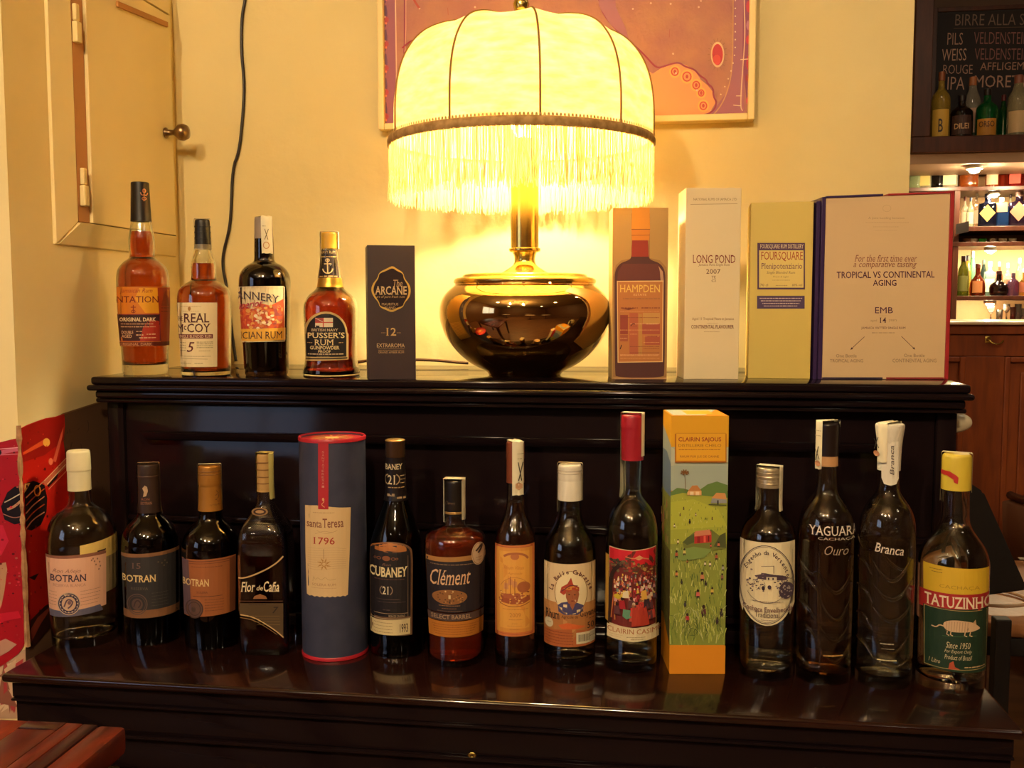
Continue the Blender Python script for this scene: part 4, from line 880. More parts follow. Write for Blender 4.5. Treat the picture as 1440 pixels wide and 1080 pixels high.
# canister
b = Bottle('tall blue-grey cylindrical rum canister with red rims and cream label', 472, 930, S, [(930, 45.8), (800, 46.4), (612, 47)], name='canister', cat='canister')
Hc = b.z_of(612)
rr = b.rad(46.4, .1); blue = mat('blue_card', '#31354a', rough=.5, noise=(40, '#3a3c50', 4)); redrim = mat('red_rim', '#a8202c', rough=.4)
obj('tube', lathe([(0, .002), (rr-.001, .002), (rr, .003), (rr, Hc-.003), (rr-.001, Hc-.002), (rr-.003, Hc-.002), (rr-.003, Hc-.005), (0, Hc-.005)], 64), blue, b.root, local=True, smooth='auto')
for z0 in (0, Hc-.006): obj('rim', lathe([(rr+.0001, z0+.0003), (rr+.0009, z0+.0005), (rr+.0009, z0+.0045), (rr, z0+.006), (rr-.002, z0+.006), (rr-.0025, z0+.002)], 64), redrim, b.root, local=True, smooth='auto')
obj('lid_disc', lathe([(0, Hc-.0038), (rr-.0026, Hc-.0038), (rr-.0026, Hc-.0046)], 48), redrim, b.root, local=True)
zl = S+Hc-.0037; A = Art(); ce = b.A
for k in range(14): a = 2*PI*k/14; A.add([(.012*math.cos(a), .012*math.sin(a)), (.03*math.cos(a+.1), .03*math.sin(a+.1)), (.034*math.cos(a+.22), .034*math.sin(a+.22)), (.014*math.cos(a+.25), .014*math.sin(a+.25))], [[0, 1, 2, 3]], '#c89050')
A.add([(.011*math.cos(2*PI*k/16), .011*math.sin(2*PI*k/16)) for k in range(16)], [list(range(16))], '#d8a868')
A.build('lid_print', b.root, lambda x, y, off: Vector((ce.x+x, ce.y+y, zl+off)), base=.0002)
cs = b.surf(rad=rr)
rb = b.label([(448, 619), (462, 619), (462, 716), (448, 716)], '#a8202c', name='ribbon', surf=cs, txt='red ribbon strip')
A = Art()
for k in range(12): A.t('SANTATERESA1'[k], 453.2, 634+k*4.4, 456.4, 637+k*4.4, '#c08878', 0)
A.c([(454, 700), (457, 705), (452, 709), (457, 713)], 1, '#d8a070').e(455, 702, 1.6, 2.4, '#d8a070', 8); A.build('ribbon_print', rb, cs, base=.0009)
edge = [(430, 712.5), (446, 710.8), (460, 712), (476, 714), (492.5, 715.5), (491, 775), (488.5, 838)] + [(488.5-k*3.5, 838.5+(1.2 if k % 2 else 0)-.0*k) for k in range(1, 16)] + [(432.5, 838), (430.5, 780)]
lb = b.label(edge, '#cfb283', name='label', surf=cs, txt='cream paper label', base=.0002)
A = Art().w(441, 470, 721, 1.4, '#a88a60').t('santa', 432.5, 733, 453, 742, '#7c4a38', .02, True).t('Teresa', 454, 729, 482.5, 742, '#7c4a38', .02, True).c([(444, 751), (456, 746), (466, 749), (474, 746)], .5, '#b0906a').c([(446, 746), (458, 751), (472, 747)], .5, '#b0906a')
A.t('1796', 441.5, 755.5, 470.5, 765.5, '#a02c24', .01, True)
for k in range(10): A.c([(434, 772+k*3.2), (450, 771+k*3.4), (470, 770+k*3.2), (486, 773+k*3)], .4, '#b89c72', 1)
for k in range(8): a = 2*PI*k/8+.2; A.p([(456+3*math.cos(a), 793+3*math.sin(a)), (456+10*math.cos(a+.12), 793+9.5*math.sin(a+.12)), (456+5*math.cos(a+.5), 793+5*math.sin(a+.5))], '#a87c40')
A.ring(456, 793, 3.4, 3.4, 1, '#a87c40').l([(455.5, 772), (455.8, 786)], .6, '#8a6a4a')
A.c([(441, 818), (442, 810), (444, 816), (448, 812), (452, 816), (458, 811), (462, 816), (472, 814)], .6, '#b09468', 1).t('SOLERA RUM', 440, 820.5, 472, 824, '#a8805c', .0).w(439, 473, 827, .9, '#b89870')
A.build('lettering', lb, cs, base=.0004, step=6)

b = Bottle('slender-necked near-black rum bottle with arched black label, right of the canister', 559, 924.5, S,
    [(924.5, 33), (921, 37), (913, 38), (907, 36.5), (895, 37.4), (850, 38), (800, 38), (775, 38), (762, 36.6), (748, 33), (736, 29), (724, 24.5), (712, 19.6), (700, 15.8), (688, 13.8), (670, 13), (650, 12.6), (640, 12.4), (630, 12.4)])
b.body(darkglass, black_l, 700, base_th=.008)
b.cap([(702, 16.4), (690, 14.3), (660, 13.2), (642, 13)], mat('black_sleeve', '#171012', rough=.35), 'neck_sleeve', top=False)
b.cap([(642, 13), (641, 13.4), (622, 13.2), (619, 13), (618, 12)], mat('dark_bronze_cap', '#4a3424', rough=.3, metal=.5), 'stopper')
b.cap([(619.6, 13.7), (618.4, 13.8), (617.6, 12.6)], mat('gold_rim', '#c9a464', rough=.3, metal=.7), 'stopper_rim')
A = Art().t('CUBANEY', 533, 651.5, 565, 659.5, '#cdbb98', .03, True, arc=-1).t('21', 546.5, 668, 556, 681, '#cdbb98', .02, True).ring(552, 674, 10, 9, 1.3, '#a8906c', 14, -1.0, 1.0).ring(552, 674, 10, 9, 1.3, '#a8906c', 14, PI-1, PI+1).w(562, 569, 669, 1.6, '#b09a78').w(561, 569, 674, 1.3, '#b09a78').w(562, 569, 679, 1.3, '#b09a78').w(547, 568, 685.5, 1.8, '#a88c68').w(546, 556, 696, 5, '#8a7458').w(558, 570, 700, 4, '#8a7458')
A.build('sleeve_print', b.root, b.surf(extra=.0012), base=.0006)
arch = [(519.5, 892), (519, 780)] + [(549+30*math.cos(a), 778-16*math.sin(a)) for a in [PI-.1-k*(PI-.1)/14 for k in range(15)]] + [(580, 790), (579, 895)]
lb = b.label(arch, '#6a4c34', txt='black label with bronze border')
A = Art().p([(521, 868), (520.5, 782)] + [(548+28.5*math.cos(a), 779.5-15.5*math.sin(a)) for a in [PI-k*PI/14 for k in range(15)]] + [(577, 790), (576.5, 868)], '#191418')
A.p([(521, 773)] + [(546+25*math.cos(a), 773-9.6*math.sin(a)) for a in [PI-k*PI/12 for k in range(13)]] + [(571, 776), (546, 777.5)], '#a0622c')
A.e(543.5, 785.5, 5.5, 3.6, '#7c4a2c').ring(533.5, 785.5, 3, 2.2, .9, '#7c4a2c', 12).ring(553, 786, 3, 2.2, .9, '#7c4a2c', 12).ring(528.5, 785.5, 2, 1.6, .7, '#7c4a2c', 10).ring(558, 786, 2, 1.6, .7, '#7c4a2c', 10)
A.t('Ron', 538, 792.5, 550, 796, '#7a5a4a', 0, shear=.3).t('CUBANEY', 520.5, 797, 572.5, 811, '#dccb9c', .04, True, arc=-1).w(527, 568, 815, 1.6, '#5c4034').t('21', 538.5, 825, 547, 836, '#d8ccac', .02, True).ring(543.5, 830.5, 9, 8, 1.2, '#8a7460', 12, -.9, .9).ring(543.5, 830.5, 9, 8, 1.2, '#8a7460', 12, PI-.9, PI+.9)
A.w(530, 562, 843, .8, '#5c4a44').w(532, 570, 847, .8, '#5c4a44').w(539, 549, 858, 2, '#4a3c3a').l([(573, 782), (573, 868)], .7, '#7a6450').l([(522, 863), (573, 863)], .7, '#9a8266').t('RON DE CALIDAD', 547, 865, 569, 868, '#b8a080', 0).l([(521, 870.5), (577, 870.5)], 1, '#a08c70')
A.p([(521, 873), (576, 871), (576, 893), (521, 893.5)], '#cfbd8e').t('1993', 562, 877.5, 573, 890, '#3a2420', .02).l([(523.5, 874), (523.5, 890)], 1, '#6a5040')
for k in range(4): A.w(527, 552, 876.5+k*4.4, 1.1, '#8a7654')
A.build('lettering', lb, b.surf(), base=.0005, step=6)

b = Bottle('broad flat-shouldered red amber bottle with gold-banded black label, left of the orange-labelled bottle', 640.5, 937, S,
    [(937, 33), (932, 37.6), (924, 38.6), (880, 40), (820, 42), (780, 43.4), (762, 43.7), (754, 43.2), (748, 40), (744, 33), (741, 22), (739, 16.5), (735, 14.5), (722, 14), (712, 13.6), (700, 13)])
b.body(clear, red_rum, 752, base_th=.006)
b.cap([(724, 14.2), (705, 13.8), (679, 13.4), (676, 13), (675, 11.5)], corks('#17120f', .35), 'stopper')
b.cap([(720.5, 14.8), (718, 14.9), (717.5, 14.6)], mat('gold_rim', '#c9a464'), 'stopper_ring', top=False)
A = Art().t('Clement', 628, 705, 640, 710, '#5c4c3c', 0, shear=.3); A.build('stopper_print', b.root, b.surf(extra=.0012), base=.0006)
lb = b.label([(600, 786), (684, 784), (682, 861), (603, 862)], '#211c24', txt='black label')
A = Art().p([(600, 784.5), (684, 782), (684, 789), (600, 791)], '#a07440').w(606, 668, 794.5, 1.8, '#7c664c')
A.t('Cl\u00e9ment', 606, 802, 661, 824, '#d8b088', .005, True, .3, slope=-2).e(632.5, 840, 24, 10.5, '#8a5c34')
rj = random.Random(2)
for k in range(34): A.e(rj.uniform(613, 652), rj.uniform(832, 848), 1.2, .8, rj.choice(['#5c3a20', '#b0804c', '#3a2a20']), 6)
A.r(631, 837, 634, 842, '#d8c090').e(627, 832, 1.3, 1.3, '#d8b880', 6).e(637, 832, 1.3, 1.3, '#d8b880', 6).w(618, 647, 852, 1.2, '#a07850').w(622, 642, 856, 1.1, '#8a6444').w(616, 650, 859.5, .8, '#8a6a4c')
A.build('lettering', lb, b.surf(), base=.0005, step=6)
lb2 = b.label([(602, 863.5), (682, 863), (681, 873), (603, 873.5)], '#4c3a38', name='band_label', txt='grey brown band label')
Art().t('SELECT BARREL', 607, 865, 662, 871, '#a88a6c', .02).build('lettering', lb2, b.surf(), base=.0005, step=6)
lb3 = b.label([(603, 874.5), (681, 874), (680, 896), (604, 896.5)], '#b5722c', name='gold_label', rough=.4, txt='gold lower label')
A = Art()
for k in range(5): A.w(609+k, 672-2*k, 879+k*3.3, 1.2, '#8a4e20')
A.build('lettering', lb3, b.surf(), base=.0005, step=6)
st = b.label([(671.7+9.7*math.cos(2*PI*k/24), 782+16*math.sin(2*PI*k/24)) for k in range(24)], '#c9ad8c', name='sticker', base=.0009, txt='oval cream sticker with an eagle')
A = Art().c([(668, 778), (673, 773), (677, 769), (675, 776), (671, 781)], 2.6, '#3a2a26').ring(671.7, 782, 8.6, 14.8, .6, '#8a6a4c').w(668, 676, 787, 1, '#8a6a54').w(669, 676, 791, 1, '#8a6a54'); A.build('sticker_print', st, b.surf(), base=.0011)
b.seal(math.radians(77), 19, 673.2, 729, 733, 14.6, txt='thick cream strip over the stopper')

b = Bottle('slim brown liqueur-shaped rum bottle with tall orange ship label', 725, 937.5, S,
    [(937.5, 25), (932, 28.6), (922, 29.4), (850, 29.6), (780, 29.6), (762, 29), (748, 27), (738, 23), (728, 18), (718, 14.8), (708, 12.8), (690, 12.2), (670, 11.8), (650, 11.5), (640, 11.5)])
b.body(clear, mat('brown_rum', '#7a3a22', rough=0, trans=.86, ior=1.25), 705, base_th=.010)
b.cap([(678, 12.2), (660, 12), (645, 11.8), (645, 12.6), (626, 12.4), (622, 12), (621, 11)], mat('copper_capsule', '#8a4a30', rough=.35, metal=.3), 'capsule')
lb = b.label([(696, 768), (751, 766.5), (751, 894.5), (697, 896)], '#c9743c', txt='orange label with darker rim')
A = Art().p([(698.5, 771), (748.5, 770), (748.5, 889), (699.5, 890)], '#d3913f').p([(703, 776), (744, 775), (744, 884), (704, 884)], '#dca048').frame(698, 769.5, 749, 892.5, .8, '#a8503a')
A.c([(709, 783), (716, 779), (728, 778), (738, 781), (742, 786)], 3, '#a8623c').e(724, 783, 6, 4.5, '#b87044', 14).t('Rhum Vieux', 709, 796, 737, 801, '#c07c38', 0, shear=.3).t('Agricole', 714, 805, 734, 809, '#c07c38', 0, shear=.3)
A.p([(702, 843), (706, 838), (712, 842), (722, 839), (734, 842), (744, 838), (745, 845), (736, 849), (720, 850), (706, 848)], '#9c5030').p([(705, 836), (728, 834), (738, 838), (730, 842), (710, 842)], '#a85c3a').e(736, 826, 9, 8, '#a86038', 16)
for x, y0 in ((712, 817), (718, 811), (724, 814)): A.l([(x, y0), (x, 836)], .8, '#7c3824').p([(x-2.5, y0+3), (x+3, y0+4), (x+3.5, y0+12), (x-3, y0+12)], '#c98a58')
for _ in range(30): A.e(rj.uniform(703, 744), rj.uniform(832, 850), rj.uniform(.8, 2), .8, rj.choice(['#7c3a24', '#dca860', '#e6c080']), 6)
A.ring(724, 830, 20, 18, .5, '#a8653c', 20, PI*1.1, PI*1.9).c([(703, 848), (712, 853), (732, 853), (744, 848)], .9, '#8a4428').w(708, 742, 857, 1.2, '#b4743c').t('2009', 717, 862, 732, 868, '#b87838', 0, True).w(716, 734, 871.5, 1, '#b4743c').w(720, 728, 877, .9, '#b4743c').w(714, 734, 880.5, .8, '#b4743c').w(717, 731, 885, 1, '#b4743c')
A.build('lettering', lb, b.surf(), base=.0005, step=6)
b.seal(math.radians(20), 17, 620, 694, 640, 12.4, txt='cream paper strip with hexagon print')
A = Art().l([(728, 650), (732, 676)], 1.1, '#3a3428').l([(733.5, 650), (728.5, 676)], 1.1, '#3a3428').p([(725, 680), (729, 678), (733, 681), (733, 686), (729, 689), (725, 686)], '#b8906a').w(727, 734, 638, 1.2, '#9a8c6a').w(727, 733, 645, 1.2, '#9a8c6a')
A.build('seal_print', b.root, b.surf(extra=.002), base=.0006)

b = Bottle('clear rum bottle with white screw cap and portrait label of a turbaned woman', 800.7, 938.5, S,
    [(938.5, 32), (933, 35.4), (924, 36.2), (860, 36.8), (790, 37), (770, 36.4), (758, 34), (748, 29), (738, 23), (729, 19), (722, 17.2), (712, 16.6), (700, 16.2), (690, 15.6)])
b.body(clear, water, 716, base_th=.009)
b.cap([(702, 16.8), (676, 16.4), (676, 16.4), (674, 16), (674, 16.4), (658, 16.2), (654, 15.6), (652.5, 14.2)], corks('#d9d2be', .45), 'screw_cap')
for yy in (661, 665): b.cap([(yy, 16.7), (yy-.8, 16.8), (yy-1.4, 16.6)], corks('#b8b09c', .4), 'cap_ridge', top=False)
lb = b.label([(765, 794), (837.5, 793), (837.5, 909), (765, 911)], '#d6bf94', txt='cream and tan label')
A = Art().p([(765, 848), (837.5, 849), (837.5, 909), (765, 911)], '#b9844e').p([(765, 868), (790, 863), (810, 866), (837, 860), (837.5, 909), (765, 911)], '#a86f3c').p([(765, 889), (800, 885), (837, 889), (837, 909), (765, 911)], '#a85c30')
A.e(803, 834, 22.5, 31, '#e3d2a6').ring(803, 834, 22.5, 31, .9, '#8a6a44').p([(785, 852), (790, 848), (798, 846), (812, 848), (820, 852), (819, 860), (812, 865), (794, 865), (786, 861)], '#44406a')
A.p([(796, 832), (800, 826), (812, 826), (814, 836), (812, 846), (806, 852), (799, 848), (796, 840)], '#9a5a38').p([(788, 834), (790, 826), (798, 821), (803, 812), (806, 822), (814, 826), (814, 832), (806, 829), (798, 833), (793, 837)], '#a83c28').p([(792, 828), (806, 824), (813, 828), (800, 830)], '#c98a34').l([(790, 832), (802, 823), (812, 824)], 1.2, '#5c2a3a').e(800.5, 836, 1.4, .7, '#2a1410', 8).e(808, 836.5, 1.4, .7, '#2a1410', 8).e(805, 845, 2.2, .8, '#6a2420', 8).l([(804.5, 837), (805, 842)], .6, '#7a4028').p([(801, 850), (808, 851), (805, 858)], '#9a5a38')
cx_, cy_ = 803, 838
for i, ch in enumerate('La Belle Cabresse'):
    if ch == ' ': continue
    a = PI-.25-(PI-.5)*i/16; x, y = cx_+28*math.cos(a), cy_-34*math.sin(a); r = -(a-PI/2)
    V, Fc = glyphs(ch, .05, False); V2 = [(x+8*((u-.3)*math.cos(r)+(w_-.35)*math.sin(r)), y+8*((u-.3)*math.sin(r)-(w_-.35)*math.cos(r))) for u, w_ in V]; A.add(V2, Fc, '#561c1e')
A.t('Rhum', 768.5, 859.5, 787.5, 872, '#2a1a1a', .03, True).t('Agricole de', 790, 865.5, 812.5, 871, '#3a2018', .0).t('Guyane', 815, 859, 837, 871, '#2a1a1a', .02, True)
A.p([(786, 880), (798, 876), (812, 879), (824, 882), (812, 885), (790, 885)], '#c8602c').e(773, 878.5, 5.8, 7, '#c9c0a0', 18).w(771, 776, 878, 1.2, '#8a8468').t('50', 825, 877, 834, 886, '#3a1a14', .02, True).w(827, 835, 872, 1.4, '#6a3a24')
for k in range(5): A.w(768, 806, 890+k*4, 1.3, '#7c3a20')
A.r(810, 890, 836, 906, '#d2c8a8')
for k in range(16): A.r(813+k*1.0, 893, 813+k*1.0+rj.uniform(.3, .7), 903, '#3a322a')
A.r(828, 892, 835, 905, '#b8b098').w(828, 834, 897, 1, '#5c5444')
A.build('lettering', lb, b.surf(), base=.0005, step=6)
b.seal(math.radians(78), 5, 651.6, 702, 720, 17, mat('clear_strip', '#c9b890', rough=.5, trans=.3))

b = Bottle('tall clear bottle with red wax top and market crowd label left of the yellow carton', 886.7, 945.6, S,
    [(945.6, 33), (939, 36), (930, 36.4), (860, 36.6), (790, 36.8), (750, 36.6), (736, 35.4), (724, 32.5), (714, 27.6), (706, 22), (699, 16), (694, 13.2), (686, 12.6), (670, 12.8), (650, 13.4), (640, 13.2)])
b.body(clear, water, 690, base_th=.010)
b.cap([(646, 15), (630, 15.2), (603, 15.6), (603, 15.6), (600, 16.2), (600, 16.2), (590, 15.8), (584, 15.2), (582.8, 13.5)], mat('red_wax', '#9c1c2a', rough=.4, bump=(60, .15)), 'wax_top')
b.label([(850, 785), (866, 785), (866, 880), (850, 880)], '#c0953c', name='back_label', surf=lambda x, y, off, f=b.surf(): (lambda Q: b.A+Matrix.Rotation(-.38, 3, 'Z') @ (Q-b.A))(f(x, y, off)), txt='mustard edge of the back label')
lb = b.label([(857.5, 772), (890, 774), (922, 771), (921.5, 899), (890, 902), (857.5, 899)], '#d8c49c', txt='label with a crowded market scene')
A = Art().p([(858, 773), (890, 775), (921.5, 772), (921, 881), (890, 883), (858, 880)], '#6a2420'); rj = random.Random(21)
A.p([(858, 773), (890, 775), (921.5, 772), (921.5, 800), (905, 793), (890, 797), (875, 790), (858, 797)], '#c4202c').c([(880, 783), (890, 786), (900, 784), (914, 788)], 1.3, '#c98a5c').p([(892, 785), (899, 781), (905, 785), (898, 788)], '#d8a070')
for _ in range(60): A.e(rj.uniform(860, 884), rj.gauss(795, 3.6), rj.uniform(1, 3), rj.uniform(1, 2.4), rj.choice(['#3a3428', '#55503a', '#2c2820', '#6a5c40', '#7a3c2c']), 7)
for _ in range(50): A.e(rj.uniform(884, 920), rj.gauss(800, 5), rj.uniform(1, 3), rj.uniform(1, 2.4), rj.choice(['#8a6a3c', '#b08a4c', '#5c4a30', '#4a3a28', '#a03028']), 7)
A.c([(859, 880), (860, 850), (860, 822), (863, 806), (872, 796)], 5, '#2c1a18', 2).c([(861, 872), (863, 850), (865, 835)], 1.6, '#b86a3c', 2).c([(866, 874), (866, 850), (869, 832)], 1.3, '#c98a4c', 2)
pal = ['#d8c0a0', '#b03a30', '#c98a60', '#e0b84c', '#8c2a2c', '#a84a40', '#d07850', '#6a5a6a', '#9a2430', '#e6d2b4', '#4a2c34', '#7a8a80', '#d49a9a', '#b82c38']
for _ in range(150):
    x = rj.uniform(866, 919); y = rj.uniform(806, 842); k_ = .55+(y-806)/50
    A.p([(x-1.6*k_, y+5*k_), (x-1.3*k_, y), (x+1.3*k_, y), (x+1.7*k_, y+5*k_)], rj.choice(pal)).e(x, y-1.4*k_, 1.1*k_, 1.3*k_, rj.choice(['#3a2018', '#5c3424', '#d8c090', '#c06a4a', '#e0c060', '#a83030']), 7)
for _ in range(16):
    x = rj.uniform(870, 916); y = rj.uniform(838, 862)
    A.p([(x-4, y+12), (x-3, y), (x+3, y), (x+4.4, y+12)], rj.choice(['#a02028', '#c03a34', '#b84a3c', '#8c1c28', '#5c3438', '#3a2a34'])).e(x, y-2.4, 2, 2.4, rj.choice(['#3a2018', '#c8b090', '#8c5a3c']), 8)
A.e(871, 839, 4.5, 3.6, '#c8b030', 12).p([(878, 856), (887, 857), (888, 867), (882, 870), (877, 866)], '#5a8a6c').p([(889, 853), (906, 852), (910, 878), (888, 880)], '#a83828').p([(900, 830), (906, 829), (907, 842), (900, 843)], '#d8a848').p([(878, 832), (884, 829), (885, 840), (877, 840)], '#dccba8')
A.p([(858, 880.5), (890, 883), (921.5, 880), (921.5, 898.5), (890, 901.5), (858, 898.5)], '#d8c8a0').t('CLAIRIN CASIMIR', 858.5, 882.5, 927, 889.5, '#a85c30', .03, arc=-1.2).w(882, 905, 895, 1, '#8a7450').w(887, 902, 898, 1, '#8a7450').w(861, 877, 893, .9, '#b8a47c').w(861, 875, 896, .9, '#b8a47c')
A.build('lettering', lb, b.surf(), base=.0005, step=6)
b.seal(math.radians(72), 14, 581, 640, 700, 15.8)

# painted carton
root, o, B0, B1, n, ztp = quadbox('painted_carton', 'tall yellow-topped carton printed with a green sugarcane field scene', 'box', (944, 585), (1025, 584), (1018.7, 947), (941, 947), .082, S, mat('yellow_orange_card', '#dc8a18', rough=.45))
sf = on_plane(B0, n); A = Art(); rj = random.Random(12)
X0, X1 = lambda y: 944-(y-585)*.0083, lambda y: 1025-(y-585)*.0174
def sc(y0, y1, c, in0=0): A.p([(X0(y0)+in0, y0), (X1(y0), y0), (X1(y1), y1), (X0(y1)+in0, y1)], c)
sc(584.5, 628.5, '#d9a01c'); sc(628.5, 660, '#a2ab98'); sc(655, 690, '#9aa79a')
A.p([(X0(628), 628.5), (960, 640), (1000, 634), (X1(628), 629), (X1(650), 650), (980, 648), (X0(650), 655)], '#b3b7a0')
A.p([(X0(688), 692), (952, 686), (962, 687), (972, 690), (985, 688), (995, 681), (1008, 677), (1023, 682), (X1(700), 702), (X0(700), 702)], '#5e7c3e')
A.p([(X0(695), 697), (960, 693), (990, 697), (X1(700), 700), (X1(775), 775), (X0(775), 775)], '#9da43c').p([(X0(700), 706), (975, 702), (1010, 716), (X1(740), 740), (X0(745), 745)], '#aab03e')
sc(765, 907, '#87923f')
for _ in range(520):
    y = 700+(207)*rj.random()**.85; x = rj.uniform(X0(y)+1, X1(y)-1); h_ = 1.5+(y-700)/207*11
    A.l([(x, y), (x+rj.uniform(-.35, .35)*h_, y-h_)], .5+(y-700)/300, rj.choice(['#b3b958', '#6f8238', '#9aa648', '#8a9640', '#c2c478', '#566a30', '#aab050']))
A.c([(963, 690), (963.4, 680), (962.5, 667)], .8, '#6a5238')
for a in (-2.6, -1.9, -1.2, -.4, .2, .9, 2.0, 2.9): A.l([(962.5, 664), (962.5+6*math.cos(a), 664+4.2*math.sin(a))], 1.7, '#7c5428')
A.p([(966, 696), (966, 692), (972, 684), (980, 683), (986, 690), (986, 696)], '#d4a468').p([(967, 690), (973, 682.5), (980, 682), (986, 690)], '#b87c44').r(970, 691, 975, 696, '#e6d2a8').r(978, 691, 983, 696, '#dcc49a')
A.p([(999, 707), (1001, 700), (1008, 693), (1020, 694), (1021.5, 707)], '#8a9094').p([(1000, 700), (1007, 692.5), (1019, 693), (1021.5, 702)], '#c48a50').r(1008, 703, 1010, 710, '#2c2420').l([(996, 709), (1021, 710)], 1.5, '#5a6034')
A.p([(959, 762), (975, 748), (1000, 744), (1018, 758), (1021, 770), (985, 776), (962, 772)], '#6c7434').p([(973, 755), (977, 747), (997, 744), (1000, 748), (1000, 762), (976, 764)], '#b0302c').p([(974, 752), (978, 746.5), (997, 744), (999.5, 751), (976, 754)], '#c27a5c').r(980, 754, 984, 763, '#8c2020').r(989, 753, 992, 762, '#dc5c4a').r(995, 753, 997, 761, '#701818').p([(960, 762), (966, 755), (976, 750), (976, 762), (966, 766)], '#4e5a30').p([(1003, 768), (1012, 752), (1020, 748), (1020.5, 770)], '#48502c')
A.p([(948, 775), (975, 768), (1000, 772), (990, 784), (960, 788), (946, 784)], '#78904a')
def fig(x, y, s_, c1_, c2_='#3a2a22'):
    A.p([(x-1.1*s_, y-5*s_), (x+1.1*s_, y-5*s_), (x+1.4*s_, y-2.2*s_), (x-1.4*s_, y-2.2*s_)], c1_).e(x, y-6*s_, .9*s_, 1.1*s_, '#33201a', 7).p([(x-1.1*s_, y-2.3*s_), (x+1.1*s_, y-2.3*s_), (x+1*s_, y), (x+.2*s_, y-1.5*s_), (x-.9*s_, y)], c2_)
for x, y, s_, c in ((948, 742, .9, '#d8d0b8'), (969.5, 737, 1.1, '#1e1a1c'), (978, 726, .8, '#b8a890'), (956, 726, .7, '#7a5a3c'), (961, 717, .7, '#6a5a3c'), (1001, 731, .7, '#7c5a34'), (953, 765, 1.1, '#d8cba8'), (951, 785, 1.7, '#b05a38'), (962, 781, 1.5, '#c9b868'), (1007, 788, 1.6, '#a8583c'), (1010, 770, 1.3, '#c46a4c'), (951, 812, 1.5, '#c8804c'), (966, 792, .9, '#a86c3c'), (991, 796, 1.1, '#d8ccb0'), (998, 797, 1.2, '#e0d4b8'), (987, 818, 2.1, '#b87858'), (1016, 803, 1.4, '#9a9a98'), (981, 842, 2, '#c46058'), (992, 824, 1.2, '#2c2426'), (1001, 836, 1.6, '#c8a84c'), (958, 822, 1.2, '#3a3c34'), (963, 854, 1.4, '#3a3c44'), (989, 868, 2.6, '#5c3034'), (966, 876, 2.1, '#b03440'), (1008, 878, 1.6, '#3c3034'), (1014, 868, 1.9, '#2a2426'), (1015, 816, 1.5, '#8a5c54'), (999, 770, .9, '#c05048')): fig(x, y, s_, c)
for k in range(60):
    x = rj.uniform(944, 1016); y = rj.uniform(862, 905); A.c([(x, y), (x+rj.uniform(-5, 5), y-8), (x+rj.uniform(-9, 9), y-rj.uniform(8, 16))], 1.1, rj.choice(['#a8ae6c', '#4e5e2c', '#7c8a40', '#b8bc80']), 1, True)
sc(907, 946.6, '#d98a1c')
A.r(948.5, 609.5, 1021, 650, '#a86414').r(950, 608.5, 1020, 648, '#b8781a').r(950.6, 609.2, 1019.4, 647.4, '#dca226')
A.t('CLAIRIN SAJOUS', 953.5, 614.5, 1013.5, 622, '#8a2418', .03).t('DISTILLERIE CHELO', 953.5, 624, 1013.5, 628, '#8a5a18', .0).w(954, 1013, 631.8, 1.5, '#9a5c20').t('RHUM PUR JUS DE CANNE', 956, 640, 1010.5, 644, '#8a4418', .01)
A.build('scene_print', root, sf, base=.0004, dz=4e-6)
ln = -(B1-B0).normalized(); DP = .082
lsf = lambda u, z, off: B0 + n*(DP*u) + Vector((0, 0, z)) + ln*off
A = Art(); Hh = ztp-S; zy = lambda y: onp(943, y, B0, n).z-S
def sq(u0, u1, za, zb_, c): A.add([(u0, za), (u1, za), (u1, zb_), (u0, zb_)], [[0, 1, 2, 3]], c)
A.add([(0, zy(628.5)), (.98, zy(606)), (.98, Hh), (0, Hh)], [[0, 1, 2, 3]], '#d9a01c')
sq(0, .98, zy(700), zy(628.5), '#64768a'); A.add([(.0, zy(655)), (.5, zy(640)), (.98, zy(640)), (.98, zy(606)), (0, zy(628.5))], [[0, 1, 2, 3, 4]], '#9aa39c'); sq(0, .98, zy(775), zy(700), '#7c8438'); sq(0, .98, zy(880), zy(775), '#5c5428'); A.add([(0, zy(907)), (.98, zy(870)), (.98, zy(775)), (0, zy(775))], [[0, 1, 2, 3]], '#5c5428')
for _ in range(240):
    z = rj.uniform(zy(890), zy(700)); u = rj.uniform(.03, .93); A.add([(u, z), (u+.02, z), (u+rj.uniform(-.05, .05), z+.01)], [[0, 1, 2]], rj.choice(['#8a8a40', '#4c4c24', '#9a9448', '#6a6430']))
for _ in range(14):
    z = rj.uniform(zy(770), zy(715)); u = rj.uniform(.05, .85); A.add([(u, z), (u+.06, z), (u+.05, z+.012), (u+.01, z+.012)], [[0, 1, 2, 3]], rj.choice(['#b04a50', '#3a3038', '#c8a068']))
A.build('side_print', root, lsf, base=.0004)
A = Art(); A.add([(.03, .05), (.6, .05), (.97, .97), (.03, .97)], [[0, 1, 2, 3]], '#a9b0a0'); A.add([(.3, .2), (.8, .2), (.8, .8), (.3, .8)], [[0, 1, 2, 3]], '#d9a01c')
A.build('top_print', root, lambda u, w_, off: B0+(B1-B0)*u+n*DP*w_+Vector((0, 0, Hh+off)), base=.0003)

